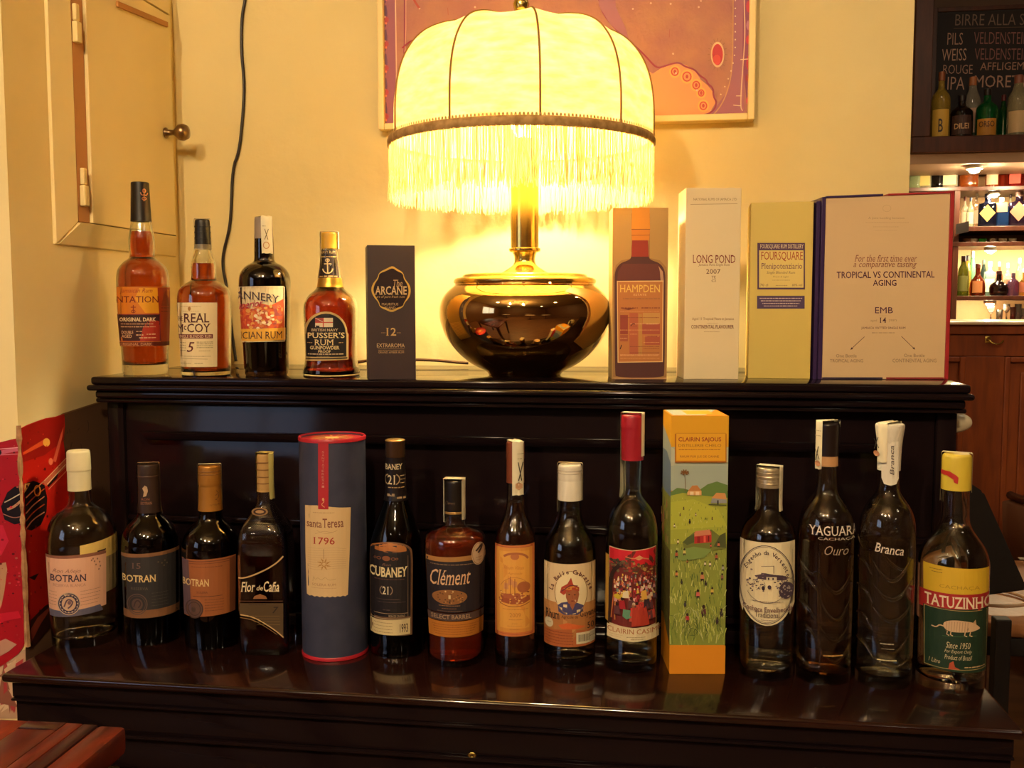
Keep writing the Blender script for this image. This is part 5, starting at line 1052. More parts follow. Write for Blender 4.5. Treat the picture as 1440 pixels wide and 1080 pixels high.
b = Bottle('clear bottle with silver screw cap and oval sugar mill label right of the yellow carton', 1076.5, 956, S,
    [(956, 34), (951, 37.4), (942, 38.2), (890, 39), (820, 40), (760, 40.2), (748, 39), (738, 35.5), (730, 30), (722, 22), (716, 18), (710, 16.8), (700, 16.4), (686, 16), (676, 15.4)])
b.body(clear, water, 760, base_th=.010)
b.cap([(684, 17.4), (674, 17.4), (674, 17.4), (672, 17), (672, 17.6), (668, 17.6), (668, 17), (662, 17.4), (658, 17), (656.5, 15.6)], mat('silver_cap', '#b8a988', rough=.3, metal=.6), 'screw_cap')
for yy in (664, 670, 679): b.cap([(yy, 18), (yy-.9, 18.1), (yy-1.5, 17.9)], mat('silver_cap', '#b8a988'), 'cap_ridge', top=False)
ov = [(1077.5+38.5*math.cos(2*PI*k/40), 823.5+56*math.sin(2*PI*k/40)) for k in range(40)]
lb = b.label([(1039, 764), (1117, 762), (1117, 850), (1110, 866)] + [(1077.5+36*math.cos(a), 842+38*math.sin(a)) for a in [.5+k*(PI-1)/10 for k in range(11)]] + [(1045, 866), (1039, 850)], '#dccfa8', txt='cream label with an oval frame')
A = Art().ring(1077.5, 822.5, 38.3, 55.5, 1.0, '#2c1c34', 40).ring(1077.5, 822.5, 36.8, 53.4, .5, '#2c1c34', 40)
for i, ch in enumerate('Engenho da Vertente'):
    if ch == ' ': continue
    a = PI-.55-(PI-.9)*i/18; x, y = 1077.5+32*math.cos(a), 826-48.5*math.sin(a); r = -(a-PI/2)*.8
    V, Fc = glyphs(ch, .03, False); A.add([(x+8.5*((u-.3)*math.cos(r)+(w_-.3)*math.sin(r)), y+8*((u-.3)*math.sin(r)-(w_-.3)*math.cos(r))) for u, w_ in V], Fc, '#3a1c34')
A.p([(1062, 811), (1076, 806), (1100, 809), (1110, 814), (1104, 816), (1066, 815)], '#4a3a48').r(1071, 806, 1078, 812, '#4a3a48').l([(1088, 795), (1088, 806)], .9, '#4a3a48').l([(1071, 797), (1088, 795.5)], .6, '#6a5a5c').r(1078, 811, 1092, 816, '#cfc2a0').r(1080, 812, 1082, 815, '#3a2c3a').r(1086, 812, 1088, 815, '#3a2c3a')
for _ in range(150): A.e(rj.uniform(1052, 1076) if rj.random() < .5 else rj.gauss(1102, 6), rj.gauss(822, 6), rj.uniform(.5, 1.8), rj.uniform(.5, 1.3), rj.choice(['#4a3a48', '#3a2c40', '#8a7c80', '#6a5a68', '#cfc2a0']), 6)
A.e(1074, 827, 2.2, 3.4, '#2c2030', 8).e(1082, 825, 2.6, 3, '#3a2c40', 8).e(1104, 830, 10, 12, '#4a3c4a').w(1060, 1100, 846, 1, '#5c4c54')
for _ in range(26): A.e(rj.gauss(1104, 4), rj.gauss(830, 5), 1, 1, '#a89c94', 6)
A.ring(1077.5, 822, 28, 26, .6, '#5c4c54', 20, .5, PI-.5)
A.t('Cacha\u00e7a Envelhecida', 1047, 852, 1112, 860.5, '#5a2c40', .01, True, arc=-1.5).t('Tradicional', 1063, 860.5, 1095, 868, '#3a1c34', .0, True).w(1071, 1089, 871.5, 1, '#8a7a78').w(1075, 1085, 876, 1, '#8a7a78')
A.build('lettering', lb, b.surf(), base=.0005, step=6)
b.seal(math.radians(72), 16, 655.2, 716, 718, 17.8)

tx = mat('glass_relief', '#f0ece0', rough=0, trans=1, ior=1.45)
def waves(b, cx, xs, ys):
    """wavy ridges pressed into the glass"""
    sf = b.surf(); parts = []
    for (x0, y0, x1, y1, sag) in ys:
        p = [sf(x0+(x1-x0)*k/16, y0+(y1-y0)*k/16+sag*math.sin(PI*k/16), .0003) for k in range(17)]
        parts.append(tube(p, [.0004+.0024*math.sin(PI*k/16) for k in range(17)], 6))
    obj('wave_relief', join(*parts), tx, b.root)
b = Bottle('clear wavy cachaca bottle with dark cork top and white lettering at shoulder', 1156, 961.5, S,
    [(961.5, 33), (956, 38), (946, 39.6), (890, 40), (820, 40.4), (760, 40.8), (735, 40), (722, 37), (711, 32), (702, 25.5), (695, 19.5), (688, 16.4), (680, 15.4), (660, 14.6), (640, 14.4), (630, 14.4)])
b.body(clear, straw, 735, base_th=.012)
b.cap([(654, 14.6), (640, 14.4), (640, 14.4), (640, 14.8)], corks('#b98c5c', .6), 'cork', top=False)
b.cap([(640, 15), (620, 15.2), (600, 16), (596, 16), (593.5, 14)], corks('#1d1413', .3), 'stopper')
A = Art().t('YAGUARA', 1138.5, 739.5, 1208, 753, '#d9cdbc', .0, True).t('CACHA\u00c7A', 1151, 755.5, 1203, 760, '#b8a898', .0, True).t('Ouro', 1160, 767, 1192, 780, '#a89280', -.02, True, .4)
A.w(1158, 1184, 921.5, 2.2, '#d0a860'); A.build('lettering', b.root, b.surf(), base=.0008, step=6)
waves(b, 1160, 0, [(1123, 789, 1153, 805, 10), (1153, 805, 1200, 800, 30), (1120, 812, 1152, 835, -8), (1152, 840, 1199, 835, 34), (1119, 850, 1152, 880, -8), (1152, 878, 1197, 872, 26), (1119, 885, 1152, 905, -10), (1152, 908, 1196, 905, 24), (1152, 770, 1153, 940, 0), (1118, 925, 1155, 938, 6)])
b.seal(math.radians(-52), 15, 592, 658, 600, 16.4, txt='cream printed strip')
A = Art().l([(1154, 628), (1151, 648)], 1, '#3a3428').l([(1150.5, 632), (1155, 646)], .8, '#3a3428').e(1153, 652, 3, 4, '#b8805c', 10).w(1150, 1157, 606, 1.2, '#8a7c5c').w(1150, 1157, 613, 1.2, '#8a7c5c')
A.build('seal_print', b.root, b.surf(extra=.0035), base=.0008)

b = Bottle('clear wavy cachaca bottle with white-sleeved flared top, beside the yellow-capped bottle', 1241, 967, S,
    [(967, 34), (961, 39), (951, 40.6), (890, 41), (820, 41.2), (760, 41.4), (735, 40.6), (722, 37.6), (711, 32.4), (702, 26), (695, 20), (688, 16.8), (680, 15.8), (660, 15.2), (640, 15.4), (625, 16)])
b.body(clear, water, 705, base_th=.012)
b.cap([(660, 16), (640, 16.2), (620, 17.4), (606, 19.6), (600, 20.4), (596, 20.2), (595, 18)], mat('white_sleeve', '#d6cfba', rough=.5, bump=(40, .3)), 'stopper_sleeve')
tg = b.label([(1241, 612), (1262, 612), (1262, 672), (1259, 680), (1252, 682), (1244, 680), (1241, 672)], '#dcd5c2', name='paper_tag', base=.0022, txt='white tag with handwriting')
V, Fc = glyphs('Branca', .0, False); w_ = max(v[0] for v in V)
A = Art().add([(1256-(y*7), 668-(x+.2*y)/w_*42) for x, y in V], Fc, '#4a3c3c')
A.build('tag_print', tg, b.surf(), base=.0032)
A = Art().t('Branca', 1231, 763.5, 1270, 776.5, '#d9cdbc', .0, True, .3, slope=4).w(1238, 1258, 905, 2, '#b0a890').w(1240, 1258, 912, 1.4, '#a09880').w(1234, 1262, 928, 2.2, '#d0c090')
A.build('lettering', b.root, b.surf(), base=.0008, step=6)
waves(b, 1245, 0, [(1205, 760, 1228, 775, 6), (1228, 790, 1283, 782, 30), (1205, 790, 1228, 812, -8), (1228, 822, 1283, 815, 24), (1204, 830, 1228, 850, -8), (1228, 856, 1282, 850, 20), (1203, 872, 1228, 890, -12), (1228, 895, 1281, 888, 26), (1203, 905, 1230, 930, -8), (1228, 925, 1281, 925, 12), (1240, 775, 1275, 800, 8)])
b.seal(math.radians(-30), 15, 594, 648, 610, 20.2, txt='cream printed strip')
A = Art().l([(1240, 615), (1236, 632)], .9, '#3a3428').l([(1235.5, 618), (1240.5, 630)], .8, '#3a3428').e(1238, 638, 3.2, 4, '#b8805c', 10); A.build('seal_print', b.root, b.surf(extra=.006), base=.0006)

b = Bottle('large clear bottle with yellow cap and yellow, red and green armadillo label', 1334.5, 973, S,
    [(973, 44), (967, 48), (958, 49.4), (900, 50.5), (840, 51.2), (800, 51.4), (782, 50.6), (771, 47), (762, 41), (753, 33.5), (744, 26.6), (735, 22), (726, 20.4), (710, 20), (690, 19.6), (680, 19)])
b.body(clear, water, 738, base_th=.012)
b.cap([(687, 20.6), (660, 20.8), (643, 20.8), (639, 20), (637, 17)], corks('#cfb63c', .45), 'cap')
A = Art().p([(1322, 662), (1336, 663), (1345, 668), (1348, 671), (1347, 680), (1342, 678), (1341, 674), (1332, 669), (1322, 668)], '#b82c24'); A.build('cap_print', b.root, b.surf(rad=b.rad(20.8, .33)+.001), base=.0006, step=2.5)
b.label([(1288, 803), (1302, 803), (1302, 880), (1289, 880)], '#9a6c54', name='back_label', surf=lambda x, y, off, f=b.surf(): (lambda Q: b.A+Matrix.Rotation(-.3, 3, 'Z') @ (Q-b.A))(f(x, y, off)), txt='tan edge of the back label')
lb = b.label([(1299, 797), (1391, 799), (1389, 946), (1300, 942)], '#c9a628', txt='tricolour label')
A = Art().w(1308, 1326, 803, 1.3, '#6a5418').w(1311, 1326, 807, 1.2, '#6a5418').t('CACHA\u00c7A', 1322, 823, 1377, 829, '#a0841c', .0)
A.p([(1293, 835.5), (1392, 834), (1392, 858), (1293, 861)], '#9c2424').t('TATUZINHO', 1301, 838.5, 1395, 855, '#dccfb0', .03, True)
A.p([(1299, 857), (1390, 855), (1389, 946), (1300, 942)], '#1c3322').frame(1300.5, 857.5, 1387, 941, .6, '#b8a060')
body_ = chaikin([(1328, 884), (1327, 877), (1333, 873), (1345, 871), (1358, 872), (1368, 874), (1373, 878), (1378, 883), (1373, 885), (1366, 887), (1350, 888), (1336, 888)], 2, True)
A.p(body_, '#c8a884').c([(1330, 882), (1322, 880), (1318, 885), (1311, 884)], 1.6, '#c8a884').p([(1367, 875), (1371, 870), (1372, 877)], '#b8946c')
for k in range(9): A.l([(1332+k*3.6, 873.5), (1331+k*3.6, 887.5)], .6, '#96765a')
for x in (1333, 1338, 1357, 1364): A.l([(x, 887), (x-1, 892), (x+2.4, 893.5)], 1.4, '#c8a884')
A.l([(1326, 895), (1372, 893)], .9, '#3c5c3c').t('Since 1950', 1331, 902.5, 1364, 911, '#d0c09c', -.01, True, .3).t('For Export Only', 1329, 913, 1366, 919, '#d0c09c', -.01, shear=.3).t('Product of Brazil', 1329, 920.5, 1366, 927, '#d0c09c', -.01, shear=.3)
A.t('1 Litro', 1307, 929, 1323, 935, '#c8b890', -.01, shear=.3).w(1356, 1384, 937, 2, '#b89a70').p([(1336, 932), (1341, 929), (1343, 937), (1350, 940), (1334, 941)], '#a8482c')
A.build('lettering', lb, b.surf(), base=.0005, step=6)
b.seal(math.radians(84), 6, 636, 690, 705, 21, mat('dull_strip2', '#c9bd90', rough=.6))
# ------------------------------------------------------------------ bar beyond the end of the wall
YO = 2.9; YB = 3.25; YC = 2.30
bq = lambda x, y, Y: ony(x, y, Y)
# counter
cz = bq(1380, 452, YC).z
t = thing('bar_counter', 'wood-panelled bar counter with a pale top beyond the piano', 'counter', (2.1, YC+.3, FLOOR))
cxl = .95
obj('counter_top', box(cxl-.05, 3.6, YC-.03, YC+.6, cz-.012, cz, .004), mat('pale_counter', '#dcc4a0', rough=.25), t, smooth=False)
obj('apron_board', box(cxl, 3.55, YC-.004, YC+.03, bq(1380, 470, YC).z, cz-.0125, .003), barwood, t, smooth=False)
z1 = bq(1380, 501, YC).z; z0 = bq(1380, 471, YC).z
obj('carcass', box(cxl, 3.55, YC+.03, YC+.55, FLOOR, cz-.013), barwood, t, smooth=False)
obj('top_rail', box(cxl, 3.55, YC+.008, YC+.029, z1, z0-.001, .002), barwood, t, smooth=False)
edges = [bq(1357, 560, YC).x, bq(1412, 560, YC).x]
pw = .62; sw = edges[1]-edges[0]
x = edges[0]-pw
cols_ = []
while x < 3.4: cols_.append(x); x += pw+sw
for x in cols_:
    obj('stile', box(x+pw, min(x+pw+sw, 3.55), YC+.008, YC+.029, FLOOR+.12, z1-.001, .002), barwood, t, smooth=False)
    fr4 = [box(x, x+.02, YC+.002, YC+.028, FLOOR+.12, z1-.002, .004), box(x+pw-.02, x+pw, YC+.002, YC+.028, FLOOR+.12, z1-.002, .004), box(x+.02, x+pw-.02, YC+.002, YC+.028, z1-.022, z1-.002, .004)]
    pnl = obj('raised_panel', hexa([(x+.022, YC+.024, FLOOR+.12), (x+pw-.022, YC+.024, FLOOR+.12), (x+pw-.022, YC+.0295, FLOOR+.12), (x+.022, YC+.0295, FLOOR+.12), (x+.022, YC+.024, z1-.024), (x+pw-.022, YC+.024, z1-.024), (x+pw-.022, YC+.0295, z1-.024), (x+.022, YC+.0295, z1-.024)]), barwood, t, smooth=False)
    obj('panel_field', box(x+.06, x+pw-.06, YC+.016, YC+.0236, FLOOR+.16, z1-.06, .006), barwood, t, smooth=False)
    for q_ in fr4: obj('panel_moulding', q_, barwood, t, smooth=False)
obj('kick_board', box(cxl, 3.55, YC+.02, YC+.0295, FLOOR, FLOOR+.119), darkwood, t, smooth=False)
hk = bq(1390, 478, YC)
t2 = thing('coat_hook', 'small curved brass hook on the front of the bar counter', 'hook', (hk.x, YC+.008, hk.z))
obj('back_plate', box(hk.x-.01, hk.x+.01, YC+.004, YC+.0078, hk.z-.012, hk.z+.014, .002), brass, t2)
obj('hook_arm', tube(chaikin([(hk.x, YC+.004, hk.z+.008), (hk.x-.006, YC-.012, hk.z+.006), (hk.x+.004, YC-.03, hk.z-.012), (hk.x+.03, YC-.03, hk.z-.016), (hk.x+.045, YC-.02, hk.z-.002)], 2), .0035, 6), brass, t2)
# overhead cabinet with the blackboard
zt1, zt0 = bq(1380, 190, YO).z, bq(1380, 213, YO).z; xl_ = bq(1286, 100, YO).x
t = thing('overhead_cabinet', 'dark wood overhead bar cabinet framing the blackboard menu', 'cabinet', (1.9, YO+.2, zt0))
obj('bottom_shelf', box(xl_, 3.2, YO, YO+.42, zt0, zt1, .004), darkwood, t, smooth=False)
x2 = bq(1311, 100, YO).x
obj('side_post', box(xl_, x2, YO, YO+.42, zt1+.0005, CEIL-.02, .003), darkwood, t, smooth=False)
obj('light_trim', box(xl_-.01, 3.2, YO+.03, YO+.42, bq(1380, 228, YO).z, zt0-.0005, .002), mat('pale_trim', '#9a7c64', rough=.5), t, smooth=False)
obj('back_panel', box(x2, 3.2, YO+.40, YO+.42, zt1+.0005, CEIL-.02), mat('cabinet_back', '#5c4436', rough=.7), t, smooth=False)
YM = YO+.30; zb1 = bq(1380, 15, YM).z; zb0 = bq(1380, 188, YM).z
t = thing('menu_blackboard', 'chalk-written black menu board above the bar with five lines of beers', 'blackboard', (1.9, YM, zb0))
xb0 = bq(1316, 100, YM).x
obj('slate', box(xb0, 2.5, YM, YM+.012, zb0, zb1-.0), mat('slate', '#191418', rough=.7, noise=(4, '#221b1e', 5)), t, smooth=False)
obj('board_frame', join(box(xb0, 2.5, YM-.006, YM+.014, zb1+.0003, zb1+.02, .002), box(xb0-.02, xb0-.0003, YM-.006, YM+.014, zb0, zb1+.02, .002)), darkwood, t, smooth=False)
A = Art(); ck = '#b08a78'; ck2 = '#8a5c58'
def strokes(txt, x0, y0, x1, y1, c, slope=0): A.t(txt, x0, y0, x1, y1, c, -.012, shear=.08, slope=slope)
strokes('BIRRE ALLA SPINA', 1343, 20, 1478, 36, '#7a6458', -1); A.l([(1341, 40), (1440, 38), (1500, 37)], .9, '#5c4438')
strokes('PILS', 1332, 46, 1354, 63, ck); strokes('VELDENSTEINER', 1370, 45, 1462, 62, ck2)
strokes('WEISS', 1325, 69, 1359, 86, '#c09a84', -1); strokes('VELDENSTEINER', 1371, 68, 1462, 84, ck2)
strokes('ROUGE', 1326, 91, 1368, 104, ck); strokes('AFFLIGEM', 1378, 88, 1440, 99, '#a8806c', -1)
strokes('IPA', 1332, 108, 1356, 126, '#b8907c'); strokes('MORETTI', 1370, 106, 1450, 123, ck)
A.build('chalk_writing', t, lambda x, y, off: ony(x, y, YM)-Vector((0, off, 0)), base=.0005)
# back bar
zs_ = {k: bq(1390, y, YB).z for k, y in dict(a=262, b=318, c=340, d=416, e=455).items()}
t = thing('back_bar_shelving', 'dark wood back bar shelving with warm lit back behind the counter', 'shelf', (2.0, YB+.15, FLOOR))
backm = mat('warm_back_panel', '#c9a87a', rough=.6, noise=(3, '#b88a5c', 4))
obj('back_panel', box(1.2, 3.2, YB+.30, YB+.32, FLOOR, 1.6), backm, t, smooth=False)
xp0, xp1 = bq(1339, 380, YB).x, bq(1347, 380, YB).x
obj('upright', box(xp0, xp1, YB, YB+.30, FLOOR, bq(1340, 262, YB).z, .002), darkwood, t, smooth=False)
obj('upright', box(xp0-.28, xp0-.26, YB, YB+.30, FLOOR, bq(1340, 262, YB).z, .002), darkwood, t, smooth=False)
for ky, th_, x0_ in ((262, .018, xp0-.28), (318, .022, xp1), (340, .02, xp0-.26), (416, .02, xp1), (452, .03, xp0-.26)):
    z = bq(1390, ky, YB).z
    obj('shelf_board', box(x0_ if x0_ == xp1 else x0_-.0, 3.15, YB-.003, YB+.299, z-th_, z, .002), darkwood, t, smooth=False)
obj('lower_cupboard', box(1.2, 3.15, YB+.01, YB+.295, FLOOR, bq(1390, 452, YB).z-.031), darkwood, t, smooth=False)
# small spot lamps under the shelves; the first added to brighten the second shelf
glow = mat('bar_lamp_glow', '#ffe3b0', emit=1100)
for i, (x, y, Y, lb_) in enumerate(((1398, 268, YB+.06, 'bar spotlight under the top back bar shelf'), (1371, 217, YO+.10, 'bright bar spotlight under the overhead cabinet'), (1393, 349, YB+.10, 'bar spotlight under the third back bar shelf'), (1392, 423, YB+.10, 'bar spotlight under the fourth back bar shelf'), (1465, 349, YB+.1, 'bar spotlight further right under the third back bar shelf'), (1470, 222, YO+.1, 'bar spotlight further right under the overhead cabinet'))):
    p = bq(x, y, Y); r = .026 if Y < YB else .018
    zc_ = bq(1380, 228, YO).z if Y < YB else bq(1390, 262 if y < 300 else 340 if y < 400 else 416, YB).z-(.018 if y < 300 else .02)
    t = thing('bar_spotlight', lb_, 'lamp', (p.x, Y, zc_), 0, 'small spotlights of the back bar')
    obj('lamp_housing', lathe([(r+.006, -.016), (r+.008, -.014), (r+.008, -.0002), (0, -.0002), (0, -.01), (r, -.012)], 20), fr, t, local=True)
    obj('lamp_lens', lathe([(0, -.016-r*.7), (r*.7, -.016-r*.45), (r, -.0125)], 16), glow, t, local=True)
# bottles of the bar: (x, top y, base y, half width, kind, glass colour, cap colour, label colour, description)
def barglass(c, tr=.75): return mat('bar_glass_%s' % c, c, rough=.08, trans=tr, ior=1.4)
SH = {'round': [(0, 1), (.03, 1), (.55, 1), (.64, .9), (.70, .6), (.74, .36), (.80, .32), (.9, .3)], 'square': [(0, 1), (.02, 1.05), (.66, 1.05), (.70, .95), (.73, .5), (.76, .36), (.9, .34)],
      'tall': [(0, 1), (.02, 1), (.62, 1), (.72, .7), (.8, .45), (.92, .38)], 'squat': [(0, .8), (.05, 1), (.4, 1.02), (.52, .7), (.58, .3), (.75, .26), (.92, .26)], 'demi': [(0, .9), (.03, 1), (.34, 1.02), (.5, .8), (.6, .42), (.68, .3), (.92, .3)]}
def bar_bottle(x, yt, yb, hw, kind, gc_, cc, lc, desc, Y, zb_, grp, txt=None, ly=(.12, .5), name='bar_bottle', emblem=None, lw=.8):
    P = ony(x, yb, Y); s_ = depth(Vector((P.x, Y, zb_)))/F; H = (yb-yt)*s_; r = hw*s_*.98
    h_ = Vector((P.x-CAM.x, Y-CAM.y, 0)).normalized(); rz = math.atan2(h_.y, h_.x)-PI/2
    t = thing(name, desc, 'bottle', (P.x, Y, zb_), rz, grp)
    sh = None
    if kind == 'square': sh = lambda a, z: (abs(math.cos(a))**6+abs(math.sin(a))**6)**(-1/6) if z < H*.7 else 1
    pr = smooth_prof([(r*w_, H*z) for z, w_ in SH[kind]], 1)
    obj('glass_body', lathe([(0, 0)]+pr+[(0, pr[-1][1])], 20, sh), barglass(gc_), t, local=True)
    rc = r*SH[kind][-1][1]*1.15
    obj('cap', lathe([(rc*.9, H*.86), (rc, H*.865), (rc, H*.99), (rc*.8, H), (0, H)], 14), mat('cap_%s' % cc, cc, rough=.4), t, local=True, smooth='auto')
    if lc:
        k_ = 1.05 if kind == 'square' else 1.0
        if kind == 'square':
            rr_ = r*1.06; V = [(-r*lw, -rr_-.0006, H*ly[0]), (r*lw, -rr_-.0006, H*ly[0]), (r*lw, -rr_-.0006, H*ly[1]), (-r*lw, -rr_-.0006, H*ly[1])]
            if emblem == 'diamond': V = [(0, -rr_-.0006, H*ly[0]), (r*lw, -rr_-.0006, H*(ly[0]+ly[1])/2), (0, -rr_-.0006, H*ly[1]), (-r*lw, -rr_-.0006, H*(ly[0]+ly[1])/2)]
            lbm = obj('label', (V, [[0, 1, 2, 3]]), mat('bar_label_%s' % lc, lc, rough=.6), t, local=True, smooth=False)
        else:
            n_ = 10; V = []; am = math.asin(min(1, lw))
            for j in range(n_+1):
                a = -am+2*am*j/n_; V += [((r+.0008)*math.sin(a), -(r+.0008)*math.cos(a), H*ly[0]), ((r+.0008)*math.sin(a), -(r+.0008)*math.cos(a), H*ly[1])]
            lbm = obj('label', (V, [[2*j, 2*j+2, 2*j+3, 2*j+1] for j in range(n_)]), mat('bar_label_%s' % lc, lc, rough=.6), t, local=True)
        if txt:
            V, Fc = glyphs(txt[0], .02, False); mx_ = max(v[0] for v in V); hz = H*(ly[1]-ly[0])*txt[2]; zc = H*(ly[0]+(ly[1]-ly[0])*txt[3])
            obj('lettering', ([((u/mx_-.5)*r*1.5*txt[4], -(math.sqrt(max(0, (r*k_+.002)**2-((u/mx_-.5)*r*1.5*txt[4])**2)) if kind != 'square' else r*1.06+.0014), zc+(w_/.7)*hz) for u, w_ in V], Fc), mat('ink_%s' % txt[1], txt[1], rough=.5), lbm, local=True, smooth=False)
    return t
g1 = 'bottles on the overhead cabinet ledge'
Z1 = zt1+.0005
for a in ((1322, 95, 187, 13, 'round', '#d8b850', '#8c5030', '#c9a040', 'yellow spirit bottle with a wooden stopper, leftmost above the bar', YO+.07, Z1, g1, ('B', '#2a1c18', .5, .15, .35), (.02, .42)),
          (1351.5, 128, 187, 15.5, 'round', '#241614', '#1a1010', '#3c2420', 'black bottle with a dark square label below the chalk menu', YO+.07, Z1, g1, ('DILEI', '#c8a078', .28, .3, .85), (.05, .5)),
          (1366, 96, 185, 12, 'tall', '#c8c0b0', '#a86840', '#b89078', 'clear bottle with a copper top standing behind the black bottle', YO+.17, Z1, g1),
          (1387, 118, 185, 15, 'round', '#0f7a3a', '#1c1410', '#b07828', 'bright green bottle with an orange label above the bar', YO+.07, Z1, g1, ('ORSO', '#3a2010', .35, .5, .9), (.02, .36)),
          (1410, 120, 183, 9, 'round', '#1c6a34', '#5c1c1c', None, 'dark green bottle with glints beside the bright green one', YO+.16, Z1, g1),
          (1430, 100, 185, 14, 'tall', '#cfc4a0', '#7c4a3c', '#c0a47c', 'clear bottle with a cream label at the frame edge above the bar', YO+.07, Z1, g1, None, (.05, .4))):
    bar_bottle(*a)
Z2 = zs_['a']+.0005; g2 = 'bottles on the top back bar shelf'; xx = bar_bottle
for a in ((1285, 222, 262, 8, 'square', '#c8d8a0', '#d8e0c0', None, 'pale green square bottle, leftmost on the top back bar shelf', YB+.1, Z2, g2),
          (1300, 222, 262, 8.5, 'square', '#d8d0b0', '#e0d8c0', '#c0a860', 'clear square bottle with a gold label on the top back bar shelf', YB+.1, Z2, g2),
          (1317, 222, 262, 8, 'square', '#1a1414', '#1a1414', None, 'narrow black square bottle on the top back bar shelf', YB+.1, Z2, g2),
          (1335, 218, 262, 10.5, 'square', '#e8e0c8', '#2a2018', '#d8c8a0', 'large clear square bottle with a cream label next to the upright', YB+.1, Z2, g2),
          (1362, 226, 261, 12, 'square', '#b85c20', '#a8c070', None, 'brandy-brown square decanter under the brightest spotlight', YB+.1, Z2, g2),
          (1395, 222, 262, 9, 'round', '#d06030', '#2c1c2c', '#c8b090', 'orange round bottle with a dark seal on the top back bar shelf', YB+.1, Z2, g2),
          (1412, 216, 262, 10, 'square', '#c83c20', '#d05030', None, 'red square bottle left of the crimson one on the top back bar shelf', YB+.16, Z2, g2),
          (1427, 216, 262, 9, 'square', '#a01c18', '#c84830', '#b04030', 'crimson square bottle on the top back bar shelf', YB+.1, Z2, g2),
          (1445, 220, 262, 8, 'round', '#a84038', '#b8b830', None, 'rosy bottle with a yellow-green cap at the frame edge', YB+.12, Z2, g2)):
    xx(*a)
Z3 = zs_['b']+.0005; g3 = 'bottles on the second back bar shelf'
for a in ((1356, 274, 318, 5, 'round', '#d8d0bc', '#5c2418', '#c8a890', 'small clear bottle with a maroon top, leftmost on the second shelf', YB+.12, Z3, g3),
          (1364, 276, 318, 5, 'round', '#d0d4b8', '#1c1c3c', '#b8b898', 'small pale bottle with a navy top on the second shelf', YB+.08, Z3, g3),
          (1372, 268, 317, 4.5, 'square', '#c8a888', '#e0e0d0', '#b8947c', 'narrow tan square bottle on the second shelf', YB+.12, Z3, g3),
          (1388, 270, 317, 11.5, 'square', '#141830', '#2c2838', '#a88c50', 'big navy square bottle with a gold diamond label', YB+.08, Z3, g3, None, (.14, .66), 'bar_bottle', 'diamond', .9),
          (1408, 276, 317, 9, 'square', '#20407c', '#d8dcd0', '#c89c64', 'blue and tan banded square bottle on the second shelf', YB+.08, Z3, g3, None, (.5, .82)),
          (1432, 268, 317, 13, 'square', '#2c1c34', '#5c4038', '#a8644c', 'dark purple square bottle with a rust diamond label', YB+.08, Z3, g3, None, (.14, .7), 'bar_bottle', 'diamond', .9),
          (1420, 266, 316, 5, 'round', '#d8dcc8', '#3c2428', None, 'pale slim bottle standing behind the purple one', YB+.2, Z3, g3)):
    xx(*a)
Z4 = zs_['d']+.0005; g4 = 'bottles on the fourth back bar shelf'
for a in ((1353.5, 360, 416, 7.5, 'tall', '#6c7024', '#3c1c20', '#5c5c28', 'olive green bottle, leftmost on the fourth shelf', YB+.07, Z4, g4),
          (1359, 358, 415, 6, 'tall', '#c8a040', '#241c20', None, 'amber-shouldered bottle behind the olive green bottle', YB+.18, Z4, g4),
          (1366, 352, 415, 5.5, 'tall', '#7cc8a8', '#d8f0e0', None, 'tall pale turquoise bottle on the fourth shelf', YB+.18, Z4, g4),
          (1374, 371, 416, 10.5, 'demi', '#7c2c10', '#4c1c14', '#a86c40', 'round brown bottle with a tan scroll label on the fourth shelf', YB+.07, Z4, g4, None, (.1, .46), 'bar_bottle', None, .6),
          (1382, 363, 414, 5, 'tall', '#2c3c3c', '#3c4844', None, 'grey-green slim bottle behind the brown bottle', YB+.2, Z4, g4),
          (1391, 366, 414, 7.5, 'square', '#9ccccc', '#d8e8d8', '#d8d8b8', 'pale blue bottle with a cream label on the fourth shelf', YB+.17, Z4, g4),
          (1404, 381, 416, 12.5, 'squat', '#1c0c0c', '#2c1414', None, 'very squat black bottle with a thin neck on the fourth shelf', YB+.07, Z4, g4),
          (1404, 366, 414, 5, 'round', '#d87c5c', '#e8dcd0', None, 'peach bottle peeping over the squat black bottle', YB+.2, Z4, g4),
          (1416, 368, 414, 5.5, 'round', '#dcdcc8', '#e0e0d8', '#c85c48', 'white-capped bottle with a red label on the fourth shelf', YB+.18, Z4, g4),
          (1424, 384, 416, 8, 'round', '#5c3c5c', '#3c2c3c', None, 'plum purple bottle on the fourth shelf', YB+.07, Z4, g4),
          (1432, 361, 414, 4.5, 'tall', '#dccfae', '#e8e4d4', None, 'slim clear bottle with a white cap on the fourth shelf', YB+.18, Z4, g4),
          (1440, 378, 416, 9, 'demi', '#a8782c', '#d8d8c8', '#8c4c34', 'amber bottle with a round brown label at the frame edge', YB+.07, Z4, g4)):
    xx(*a)
